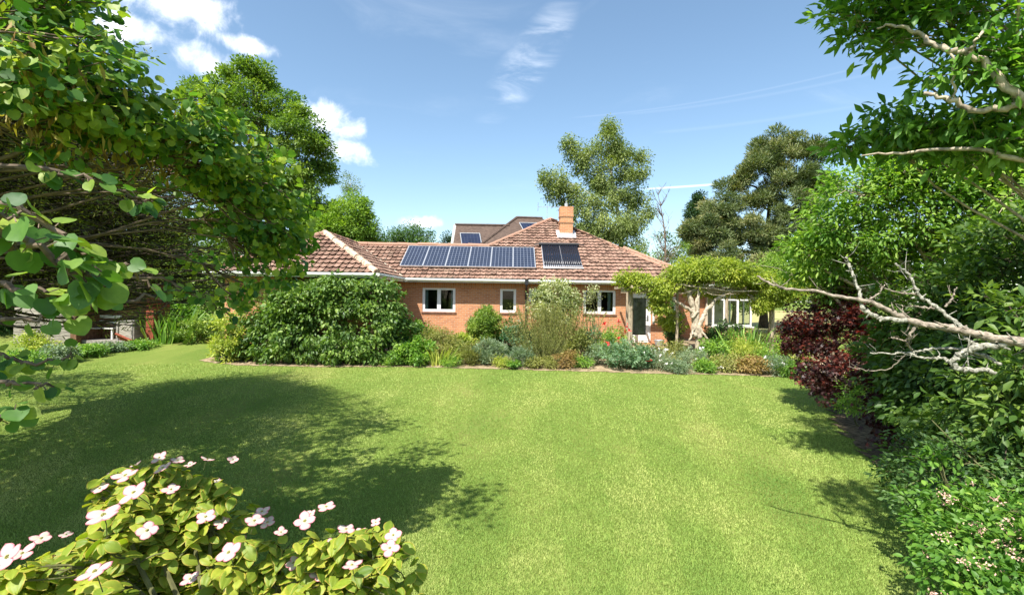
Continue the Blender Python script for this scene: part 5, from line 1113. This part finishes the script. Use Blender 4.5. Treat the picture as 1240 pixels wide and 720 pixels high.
wb0 = P(846, 408, 16.8); wb0[2] = float(hz(0, 16.8))
make_tree('wisteria', 'yellow-green wisteria with a twisted pale trunk over the pergola', wb0, [B4(a, b_, c, d_, e) for a, b_, c, d_, e in wb], M['wisteria'], M['bark_pale'], T=LONGOVAL, cr=0.28, per=90, size=0.12, tr=0.09, top=P(845, 345, 16.8), seed=140, up=0.6, droop=0.5, twig=0.005, kmin=7, limb=0.012, hollow=0.15, tonev=0.28, cat='climber', extra_trunk=wtrunk)
pg = root('pergola', (xz(850, 17), 17.0, float(hz(0, 17))), 'weathered timber pergola carrying the wisteria in front of the door', 'pergola')
for (px, D, r0) in [(763.5, 17.2, 0.09), (935, 17.0, 0.08), (760, 19.0, 0.06), (880, 19.2, 0.06), (820, 17.0, 0.05)]:
    g = Geo(); x = xz(px, D); z = float(hz(0, D)); g.tube([(x, D, z - 0.1), (x + 0.01, D, z + 1.2), (x, D, 2.75)], [r0 * 1.05, r0, r0 * 0.95], 9); g.build('post', M['wood_post'], pg)
for (px0, px1, D, z) in [(752, 965, 17.0, 2.74), (752, 915, 19.1, 2.74)]:
    g = Geo(); g.box((xz(px0, D), D - 0.05, z), (xz(px1, D), D + 0.05, z + 0.14)); g.build('beam', M['wood_post'], pg)
for k in range(8):
    g = Geo(); x = xz(762, 17) + k * 0.78; g.box((x - 0.03, 16.6, 2.885), (x + 0.03, 19.4, 2.98)); g.build('rafter', M['wood_post'], pg)

# ------------------------------------------------------------------ bed plants
def shrub(name, label, px, D, py_top, wpx, mtl, T=OVAL, n=30, per=40, size=0.07, cr=0.18, depth=0.8, seed=1, stem='stem', up=0.7, droop=0.2, tonev=0.28, tonebase=0.5, cat='shrub', flowers=None, py_bot=None, group=None, hollow=0.25, flat=0.8):
    x = xz(px, D); z0 = float(hz(x, D)); _, Z = pix_dir(px, py_top); zt_ = CAMZ + Z * D; zb = z0 + 0.05 if py_bot is None else CAMZ + pix_dir(px, py_bot)[1] * D
    w_ = wpx / 585 * D; r = np.random.default_rng(seed); rt = root(name, (x, D, z0), label, cat, group); per = int(per * 1.5); size = size * 1.12; n = int(n * 1.15)
    h = zt_ - zb; c = np.array((x, D, zb + h * 0.45)); rad = np.array((w_ / 2, min(depth, max(w_ / 2, 0.25)), h * 0.58)) - cr * 0.35
    C = blobpts((c, np.maximum(rad, 0.05), n), r, hollow); C[:, 2] = np.maximum(C[:, 2], z0 + 0.06)
    g = Geo()
    for cc in C[::2]:
        b_ = np.array((x + (cc[0] - x) * 0.35, D + (cc[1] - D) * 0.35, z0 - 0.03)); g.tube(curve(b_, cc, 4, r, 0.06), [0.014, 0.01, 0.007, 0.004], 4, cap=False)
    g.build('stem', M[stem], rt)
    g = Geo(); clumps(g, T, C, cr * r.uniform(0.7, 1.25, len(C)), per, size, r, c - (0, 0, h * 0.4), up, droop, flat, tonev, tonebase=tonebase); g.build('foliage', mtl, rt)
    for f in flowers or []:
        fm, fn, fs = f
        for _ in range(fn):
            v = nrm(r.normal(size=3) + (0, -0.7, 0.8)); p = c + v * (rad + cr * 0.8); g = Geo(); N = 9
            add_leaves(g, DIAMOND, np.tile(p, (N, 1)) + r.normal(0, fs * 0.15, (N, 3)), r.normal(0, 1, (N, 3)) + (0, -0.3, 0.6), r.normal(0, 1, (N, 3)), fs * r.uniform(0.7, 1.1, N), r.random(N)); g.tube([p - v * 0.2 - (0, 0, 0.05), p], 0.005, 3); g.build('flower', M[fm], rt)
    return rt


def spikes(name, label, px, D, py_top, wpx, mtl, n=60, seed=1, lean=0.5, T=BLADE, cat='plant', wide=1.0, tonebase=0.5, leafy=0, leafsize=0.03):
    x = xz(px, D); z0 = float(hz(x, D)); _, Z = pix_dir(px, py_top); h = CAMZ + Z * D - z0; w_ = wpx / 585 * D; r = np.random.default_rng(seed); rt = root(name, (x, D, z0), label, cat)
    pos = np.stack([x + r.normal(0, w_ * 0.2, n), D + r.normal(0, w_ * 0.15, n), np.full(n, z0 - 0.02)], -1); d = np.stack([(pos[:, 0] - x) / w_ * 2 * lean + r.normal(0, 0.2 * lean, n), r.normal(0, 0.3 * lean, n), np.ones(n)], -1)
    L_ = h * r.uniform(0.6, 1.15, n); nn_ = np.cross(d, r.normal(0, 1, (n, 3)))
    g = Geo()
    if leafy:
        gs = Geo()
        for p, dd, l in zip(pos, nrm(d), L_): gs.tube([p, p + dd * l * 0.5 + r.normal(0, 0.02, 3), p + dd * l], [0.006, 0.004, 0.002], 3, cap=False)
        gs.build('stem', M['stem'], rt); k = r.random((n, leafy)) ** 0.7; pp = pos[:, None] + nrm(d)[:, None] * (L_[:, None] * k)[..., None] + r.normal(0, 0.02, (n, leafy, 3)); pp = pp.reshape(-1, 3)
        dv = np.repeat(nrm(d), leafy, 0) + r.normal(0, 0.6, (len(pp), 3)); add_leaves(g, NARROW, pp, dv, r.normal(0, 1, (len(pp), 3)), leafsize * r.uniform(0.7, 1.3, len(pp)), np.repeat(r.normal(tonebase, 0.15, n), leafy) + r.normal(0, 0.15, len(pp)))
        g.build('foliage', mtl, rt)
    else:
        T2 = (T[0] * np.array((wide, 1, 1)), T[1]); add_leaves(g, T2, pos, d, nn_, L_, r.normal(tonebase, 0.25, n)); g.build('foliage', mtl, rt)
    return rt


# the big climber on the projecting wing
r = np.random.default_rng(150)
cl_b = [(P(px, py, D), np.array((a, b_, c)), n) for px, py, D, a, b_, c, n in [(360, 370, 15.6, 1.1, 0.5, 0.75, 90), (410, 362, 15.6, 1.1, 0.5, 0.75, 90), (455, 365, 15.5, 0.85, 0.5, 0.75, 70), (475, 390, 15.6, 0.55, 0.6, 0.6, 44), (350, 415, 15.4, 1.1, 0.6, 0.6, 80), (410, 415, 15.3, 1.1, 0.6, 0.65, 80), (455, 420, 15.4, 0.9, 0.6, 0.5, 50), (312, 405, 15.6, 0.8, 0.5, 0.75, 50), (340, 385, 15.8, 0.8, 0.4, 0.5, 34), (290, 425, 15.6, 0.6, 0.5, 0.4, 26), (380, 345, 15.9, 1.2, 0.3, 0.2, 30), (440, 345, 15.9, 0.7, 0.3, 0.25, 20)]]
make_tree('wall_climber', 'huge large-leaved climber burying the projecting left wing of the bungalow', (xz(400, 15.8), 15.9, 0.35), cl_b, M['ivy'], M['bark_dark'], T=OVAL, cr=0.27, per=46, size=0.135, tr=0.07, top=(xz(400, 15.8), 15.9, 2.4), seed=151, up=0.45, droop=0.7, twig=0.008, hollow=0.3, tonev=0.3, cat='climber', tonebase=0.45)
make_tree('wall_climber', 'sparse climber over the brick and white pipe at the far left wall end', (xz(322, 16.0), 15.95, 0.35), [(P(300, 375, 15.9), np.array((0.5, 0.2, 0.6)), 14), (P(325, 370, 15.9), np.array((0.4, 0.2, 0.5)), 12)], M['fresh'], M['stem'], cr=0.25, per=30, size=0.09, tr=0.03, top=(xz(318, 16), 15.95, 2.5), seed=152, cat='climber')
shrub('shrub', 'yellow-green shrub at the left foot of the big climber', 276, 15.3, 380, 44, M['yellowgreen'], T=LONGOVAL, n=46, size=0.1, per=30, seed=153, depth=0.7)
shrub('shrub', 'fresh green shrub in the shade between climber and brick wall', 500, 16.6, 388, 60, M['fresh'], n=60, per=40, size=0.09, seed=154, tonebase=0.3)
shrub('peony', 'dark green leafy mound at the right foot of the climber', 503, 15.3, 408, 52, M['fresh'], T=OVAL, n=50, per=40, size=0.09, seed=155, cat='plant', tonebase=0.45)
shrub('shrub', 'feathery light green bush below the two-light window', 532, 16.2, 396, 56, M['olive'], T=NARROW, n=60, per=60, size=0.09, seed=156, tonebase=0.6)
spikes('day_lily', 'arching grassy leaves with yellow tips at the lawn edge', 535, 15.2, 415, 40, M['yellowgreen'], n=90, seed=157, lean=1.0)
shrub('rose_bush', 'thin reddish climbing rose just under the two-light window', 522, 18.6, 382, 30, M['rust'], T=DIAMOND, n=14, per=22, size=0.06, seed=158)
shrub('rounded_shrub', 'neatly rounded dense dark green shrub beside the narrow window', 587, 17.3, 371, 48, M['oak'], T=DIAMOND, n=150, per=90, size=0.065, cr=0.2, seed=159, depth=0.9, tonebase=0.55, tonev=0.2)
shrub('shrub', 'lime green bush left of the rounded shrub', 562, 16.8, 402, 34, M['yellowgreen'], n=36, per=36, size=0.08, seed=160, tonebase=0.35)
shrub('lavender', 'grey-green lavender mound at the edge of the bed', 592, 15.6, 412, 44, M['sage'], T=NARROW, n=44, per=60, size=0.09, seed=161, up=0.2, droop=-0.6, cat='plant')
shrub('lavender', 'second paler mound beside the lavender', 572, 15.3, 420, 24, M['olive'], T=NARROW, n=20, per=50, size=0.08, seed=162, up=0.2, droop=-0.6, cat='plant')
spikes('grass_tuft', 'dry straw-coloured tuft between the mounds', 580, 15.9, 408, 16, M['rust'], n=50, seed=163, lean=0.5, wide=0.6)
shrub('rose_bush', 'dark blue-green leafy rose under the narrow window', 626, 17.0, 392, 44, M['bluegreen'], n=46, per=34, size=0.085, seed=164, tonebase=0.3)
shrub('shrub', 'glossy dark bush right of the rounded shrub', 618, 17.6, 385, 30, M['laurel'], n=30, per=36, size=0.07, seed=165)
shrub('herb_mound', 'soft grey-green herb mound at the edge of the lawn', 632, 15.3, 420, 34, M['sage'], T=NARROW, n=36, per=50, size=0.07, seed=166, droop=-0.3, cat='plant', tonebase=0.4)
shrub('herb_mound', 'bright green ground plant at the very edge of the bed', 622, 14.95, 436, 18, M['fresh'], n=12, per=30, size=0.06, cr=0.12, seed=167, cat='plant')
shrub('variegated_shrub', 'tall cream-variegated shrub climbing past the gutter in the middle', 672, 18.0, 338, 66, M['variegated'], T=OVAL, n=120, per=44, size=0.085, cr=0.26, seed=168, py_bot=392, depth=0.7, tonev=0.3)
shrub('variegated_shrub', 'cream-leaved spray hanging over the right-hand window', 716, 18.6, 343, 26, M['variegated'], n=16, per=22, size=0.07, cr=0.22, seed=169, py_bot=384, depth=0.3)
spikes('broom', 'tall olive-brown broom with upright whippy stems in the middle of the bed', 668, 16.6, 372, 74, M['olive'], n=300, seed=170, lean=0.45, leafy=70, leafsize=0.07, cat='shrub')
spikes('broom', 'smaller rust-tinged broom in front of the tall one', 655, 15.6, 400, 44, M['olive'], n=130, seed=171, lean=0.5, leafy=50, leafsize=0.06, cat='shrub', tonebase=0.35)
shrub('herb_mound', 'rusty orange low plant at the foot of the broom', 688, 15.1, 424, 36, M['rust'], n=26, per=34, size=0.05, cr=0.14, seed=172, cat='plant')
shrub('shrub', 'mid-green shrub between the broom and the poppies', 702, 16.3, 398, 36, M['olive'], n=40, per=40, size=0.07, seed=173, tonebase=0.3)
shrub('euphorbia', 'blue-green bushy spurge below the right-hand window', 718, 17.4, 390, 26, M['bluegreen'], T=LONGOVAL, n=24, per=36, size=0.09, seed=174, tonebase=0.35)
shrub('poppy', 'tall green poppy plants with red blooms left of the door', 745, 17.4, 392, 44, M['fresh'], T=LONGOVAL, n=44, per=26, size=0.09, seed=175, flowers=[('poppy', 7, 0.11)], cat='plant', tonebase=0.6)
shrub('euphorbia', 'silvery blue-green mound bulging onto the lawn near the door', 758, 15.2, 412, 66, M['bluegreen'], T=LONGOVAL, n=66, per=44, size=0.085, seed=176, tonebase=0.6, flowers=[('poppy', 3, 0.08)])
shrub('catmint', 'low pale green mound with small white flowers at the lawn edge', 797, 15.0, 424, 44, M['sage'], T=NARROW, n=36, per=46, size=0.06, seed=177, flowers=[('whitebloom', 14, 0.06)], cat='plant')
for k, (px, D, py, w_, mm, lab, tb_) in enumerate([(815, 16.4, 412, 40, 'olive', 'tangled low growth right of the grey tub', 0.5), (838, 15.4, 422, 44, 'sage', 'greyish mound in front of the wisteria trunk', 0.6), (866, 16.2, 410, 44, 'fresh', 'green border plant under the bay window', 0.55), (880, 14.9, 428, 44, 'olive', 'straggly plant at the bed edge below the bay', 0.65), (903, 16.0, 408, 44, 'yellowgreen', 'yellowish bushy plant right of the wisteria trunk', 0.45), (912, 14.7, 432, 40, 'rust', 'brownish low plant at the lawn edge', 0.6),
                                                  (935, 15.6, 412, 44, 'fresh', 'fresh green border plant beside the thin post', 0.6), (940, 14.4, 430, 44, 'sage', 'dark-tipped mound at the right end of the bed', 0.35), (965, 15.4, 404, 40, 'yellowgreen', 'yellow-green plant beside the red maple', 0.35), (855, 14.7, 436, 30, 'fresh', 'small green plant spilling onto the lawn', 0.5), (822, 14.6, 438, 34, 'sage', 'pale green spreading plant in the middle of the lawn edge', 0.5),
                                                  (782, 16.4, 418, 34, 'olive', 'grassy clump at the foot of the doorstep', 0.6), (890, 17.2, 398, 40, 'fresh', 'leafy plant close under the bay sill', 0.4), (960, 14.2, 436, 34, 'fresh', 'leafy tuft in the corner by the red maple', 0.4), (930, 17.2, 400, 34, 'olive', 'dry-looking plant by the far pergola post', 0.6)]):
    shrub('border_plant', lab, px, D, py, w_, M[mm], T=[LONGOVAL, NARROW, OVAL][k % 3], n=34, per=[24, 44, 24][k % 3], size=0.075, cr=0.2, seed=180 + k, cat='plant', tonebase=tb_, flowers=[('whitebloom', 2, 0.06)] if k % 4 == 1 else None)
shrub('shrub', 'dark evergreen shrub filling the space under the bay window', 878, 19.0, 388, 60, M['dark'], n=60, per=40, size=0.08, seed=200, tonebase=0.5)
shrub('shrub', 'dark climber in the shaded corner right of the door wall', 815, 18.6, 362, 22, M['dark'], n=40, per=40, size=0.08, seed=201, tonebase=0.4)
spikes('iris', 'upright sword leaves under the bay window', 905, 16.8, 392, 34, M['fresh'], n=70, seed=202, lean=0.5, wide=0.8)
for k, (px, D, py) in enumerate([(925, 16.4, 372), (915, 16.6, 378), (945, 16.0, 382)]): spikes('garden_cane_plant', ['thin tall stalk at the right of the bay window', 'thin pale stalk nearest the bay window', 'leaning thin stalk by the maple'][k], px, D, py, 5, M['stem'], n=5, seed=205 + k, lean=0.3, wide=0.25)
r5 = shrub('rose_bush', 'small bush with pink-red blooms near the right end of the bed', 950, 16.0, 400, 20, M['fresh'], n=14, per=24, size=0.06, cr=0.15, seed=210, flowers=[('poppy', 3, 0.07)])
for k, (px, D, w_, mm, lab) in enumerate([(548, 15.0, 26, 'fresh', 'small leafy plant at the lawn edge right of the arching leaves'), (563, 15.5, 26, 'olive', 'scrubby plant between the arching leaves and the lavender'), (607, 15.1, 24, 'yellowgreen', 'low lime-green plant in front of the lavender'), (648, 15.0, 22, 'olive', 'low scruffy plant before the small broom'), (668, 15.1, 26, 'olive', 'low olive plant at the foot of the tall broom'), (706, 15.2, 30, 'fresh', 'low green plant right of the rusty one'), (722, 15.6, 30, 'sage', 'grey-green plant left of the silvery mound'), (694, 15.9, 34, 'olive', 'olive bush behind the rusty low plant'), (604, 16.3, 34, 'sage', 'grey bushy plant behind the lavender'), (640, 16.2, 34, 'bluegreen', 'leafy plant behind the grey-green herb mound'), (555, 16.3, 34, 'fresh', 'leafy plant behind the arching leaves'), (780, 15.3, 30, 'bluegreen', 'blue-grey plant right of the silvery mound'), (812, 15.3, 34, 'olive', 'seedy plant on the lawn edge right of the catmint'), (725, 16.6, 30, 'fresh', 'green plant just under the poppies'), (478, 15.0, 24, 'fresh', 'leafy tuft under the right end of the big climber')]):
    shrub('border_plant', lab, px, D, 432 if D < 15.4 else 414, w_, M[mm], T=[NARROW, LONGOVAL][k % 2], n=22, per=[36, 22][k % 2], size=0.07, cr=0.17, seed=250 + k, cat='plant', depth=0.4)
# left border by the shed
for k, (px, D, py, w_, mm, lab) in enumerate([(25, 13.6, 425, 70, 'fresh', 'low leafy plant at the far left lawn edge'), (70, 14.8, 418, 50, 'sage', 'pale low plant before the boards'), (105, 15.8, 416, 44, 'fresh', 'low green clump in front of the brown post'), (140, 16.8, 416, 40, 'sage', 'low green clump in front of the grey box'), (172, 17.3, 414, 34, 'fresh', 'low green clump at the foot of the red post'), (45, 16.4, 400, 50, 'yellowgreen', 'taller light plant against the silvered boards')]):
    shrub('border_plant', lab, px, D, py, w_, M[mm], n=40, per=34, size=0.07, cr=0.18, seed=220 + k, cat='plant', depth=0.5, tonebase=0.45)
spikes('bamboo', 'tall lush sword-leaved clump right of the shed', 208, 18.6, 372, 44, M['fresh'], n=110, seed=230, lean=0.5, wide=1.2)
shrub('shrub', 'shaded bush at the end of the grass path', 240, 18.6, 385, 50, M['oak'], n=50, per=40, size=0.08, seed=231, tonebase=0.6)

# ------------------------------------------------------------------ pink dogwood in the foreground
fl = [(162, 608, 38), (125, 638, 52), (121, 600, 22), (152, 586, 30), (197, 575, 22), (193, 562, 20), (215, 565, 18), (230, 570, 16), (251, 564, 17), (206, 588, 19), (207, 601, 22), (249, 635, 26), (222, 648, 20), (210, 666, 21), (178, 652, 28), (222, 686, 15), (50, 661, 24), (9, 687, 40), (27, 681, 30), (115, 705, 40), (268, 640, 20), (317, 628, 22),
      (308, 640, 26), (324, 641, 22), (369, 641, 30), (376, 630, 15), (395, 623, 25), (419, 650, 25), (436, 652, 18), (476, 657, 24), (472, 673, 26), (426, 694, 27), (277, 680, 34), (282, 564, 14), (133, 583, 12), (175, 594, 14), (3, 717, 20), (236, 638, 14)]
fl += [(340, 652, 18), (60, 690, 20), (150, 660, 17), (190, 610, 15), (290, 662, 18), (400, 668, 20), (355, 690, 22), (230, 710, 24), (80, 655, 16), (450, 690, 18), (165, 570, 13), (262, 590, 14), (180, 632, 16), (30, 705, 20), (455, 640, 15), (385, 705, 22)]
dg = root('dogwood', (-0.9, 1.7, 0), 'flowering dogwood with pink-edged white blooms in the bottom left foreground', 'shrub')
r = np.random.default_rng(300); FP = np.array([(a, b_, min(2.6, max(0.95, 585 * 0.083 / w_))) for a, b_, w_ in fl])


def dD(px, py):
    w_ = 1 / (((FP[:, 0] - px) ** 2 + (FP[:, 1] - py) ** 2) + 300); return float((w_ * FP[:, 2]).sum() / w_.sum())


FP[:, 2] = [0.5 * d_ + 0.5 * dD(a, b_) for a, b_, d_ in FP]
VB = broadleaf()
lower = [(0, 672), (30, 668), (60, 655), (100, 640), (150, 628), (185, 620), (210, 640), (235, 655), (262, 648), (300, 640), (345, 640), (400, 630), (440, 625), (480, 628), (494, 645), (490, 670), (470, 700), (440, 740), (330, 780), (-20, 780), (-60, 690)]
upper = [(112, 590), (120, 565), (145, 553), (185, 549), (240, 560), (285, 575), (288, 590), (262, 605), (240, 612), (235, 640), (215, 650), (190, 640), (160, 620), (125, 612)]
leaves = []; wood = Geo(); hub = np.array((-0.95, 1.75, 0.9))
def sample(poly, n):
    poly = np.array(poly, float); out = []
    while len(out) < n:
        p = r.uniform(poly.min(0), poly.max(0))
        if in_poly(poly, p[0:1], p[1:2])[0]: out.append(p)
    return out
ends = []
for poly, n in ((lower, 640), (upper, 200)):
    for p in sample(poly, n):
        D = dD(*p); q = P(p[0], p[1] + 6, D) + (0, 0, -0.03); ends.append(q)
for q in list(ends):
    for _ in range(1): ends.append(q + np.array((r.normal(0, 0.08), r.normal(0.05, 0.08), -r.uniform(0.08, 0.3))))
E = np.array(ends)
pos, dr, nr_, sz_, tn = [], [], [], [], []
for q in E:
    k = r.integers(2, 5); a0 = r.uniform(0, 6.28)
    for s_ in range(k):
        an = a0 + s_ * 2 * math.pi / k + r.normal(0, 0.3); pos.append(q + r.normal(0, 0.012, 3)); dr.append((math.cos(an), math.sin(an), -0.35 + r.normal(0, 0.3))); nr_.append((r.normal(0, 0.42), r.normal(-0.15, 0.42), 1)); sz_.append(r.uniform(0.05, 0.095)); tn.append(r.normal(0.5, 0.22))
V, Fc, tnn = leafarr((VB[0], VB[1]), np.array(pos), np.array(dr), np.array(nr_), np.array(sz_), np.clip(np.array(tn), 0, 1))
me = mesh_np('foliage', V - origin(dg), Fc, {'tone': tnn, 'vein': np.tile(VB[2], len(pos))}, smooth=True); link('foliage', me, M['dogwood'], dg)
g = Geo(); nodes = [hub + r.normal(0, 0.03, 3)]
g.tube(curve((-0.95, 1.8, -0.02), hub, 6, r, 0.03), [0.05, 0.042, 0.04, 0.038, 0.036, 0.034], 8)
tg = [P(a, b_ + 18, dD(a, b_) + 0.06) for a, b_ in ((60, 690), (130, 670), (200, 690), (270, 670), (340, 665), (400, 660), (450, 665), (180, 610), (230, 600), (150, 590), (260, 585), (60, 740), (330, 720))]
limbs = []
for t_ in tg: q = curve(hub, t_, 8, r, 0.05, -0.05); limbs.append(q); g.tube(q, np.linspace(0.02, 0.006, 8), 6)
LP = np.vstack(limbs)
for q in E[::2]:
    j = np.argmin(((LP - q) ** 2).sum(1)); g.tube(curve(LP[j], q, 4, r, 0.06), [0.005, 0.004, 0.0035, 0.003], 4, cap=False)
g.build('branch', M['stem'], dg)


def bract_mesh(seed):
    r = np.random.default_rng(seed); V = []; T = []; tn = []; nu, nv = 3, 5
    for b_ in range(4):
        a = b_ * math.pi / 2 + r.normal(0, 0.1); ln = r.uniform(0.88, 1.08); base = len(V); tilt = r.normal(0.10, 0.1)
        for j in range(nv + 1):
            t_ = j / nv; w_ = 0.43 * math.sin(math.pi * min(1, 0.10 + 0.80 * t_)) ** 0.7 * (1 if t_ < 0.7 else 0.9) if t_ < 1 else 0.0
            for i_ in range(-nu, nu + 1):
                s = i_ / nu; x = w_ * s; y = (0.07 + 0.93 * t_) * ln; z = tilt * y + 0.12 * y * (1 - y) - 0.10 * s * s * w_ * 2 + 0.02 * math.sin(s * 7 + t_ * 5)
                V.append((x * math.cos(a) - y * math.sin(a), x * math.sin(a) + y * math.cos(a), z + 0.008 * b_)); tn.append(max(0, max(abs(s) ** 2.2, t_ ** 3.2)) * r.uniform(0.9, 1.0))
        for j in range(nv):
            for i_ in range(2 * nu): k = base + j * (2 * nu + 1) + i_; T += [(k, k + 1, k + 2 * nu + 2), (k, k + 2 * nu + 2, k + 2 * nu + 1)]
    return mesh_np('bracts', np.array(V) * 0.05, np.array(T), {'tone': tn}, smooth=True)


bm_ = [bract_mesh(s) for s in range(5)]
for m_ in bm_: m_.materials.append(M['bract'])
gb = Geo()
for _ in range(26): v = nrm(r.normal(size=3) * (1, 1, 0.8) + (0, 0, 0.4)); gb.tube([v * 0.003, v * 0.0075], [0.003, 0.0018], 5)
gb.tube([(0, 0, -0.004), (0, 0, 0.003)], 0.006, 8); Vb = np.vstack(gb.V); mb = mesh_np('button', Vb, [np.vstack(gb.T), np.vstack(gb.Q)]); mb.materials.append(M['button'])
gs = Geo(); gs.tube([(0, 0, 0), (0.004, 0.004, -0.035), (0.0, 0.01, -0.075)], 0.0016, 4); ms = mesh_np('stalk', np.vstack(gs.V), [np.vstack(gs.T), np.vstack(gs.Q)]); ms.materials.append(M['stem'])
for k, (a, b_, D) in enumerate(FP):
    p = P(a, b_, D) - origin(dg) + np.array((0, 0, 0.034)); o = bpy.data.objects.new('flower', bm_[k % 5]); col.objects.link(o); o.parent = dg; o.location = tuple(p)
    o.rotation_euler = (R(r.normal(16, 14)), R(r.normal(-4, 14)), r.uniform(0, 6.28)) if False else (Matrix.Rotation(R(r.normal(20, 12)), 3, 'X') @ Matrix.Rotation(R(r.normal(0, 12)), 3, 'Y') @ Matrix.Rotation(r.uniform(0, 6.28), 3, 'Z')).to_euler()
    w_ = fl[k][2] / 585 * D; sc = min(0.95, max(0.55, w_ / 0.105)); o.scale = (sc,) * 3
    c_ = bpy.data.objects.new('button', mb); col.objects.link(c_); c_.parent = o; s_ = bpy.data.objects.new('stalk', ms); col.objects.link(s_); s_.parent = o
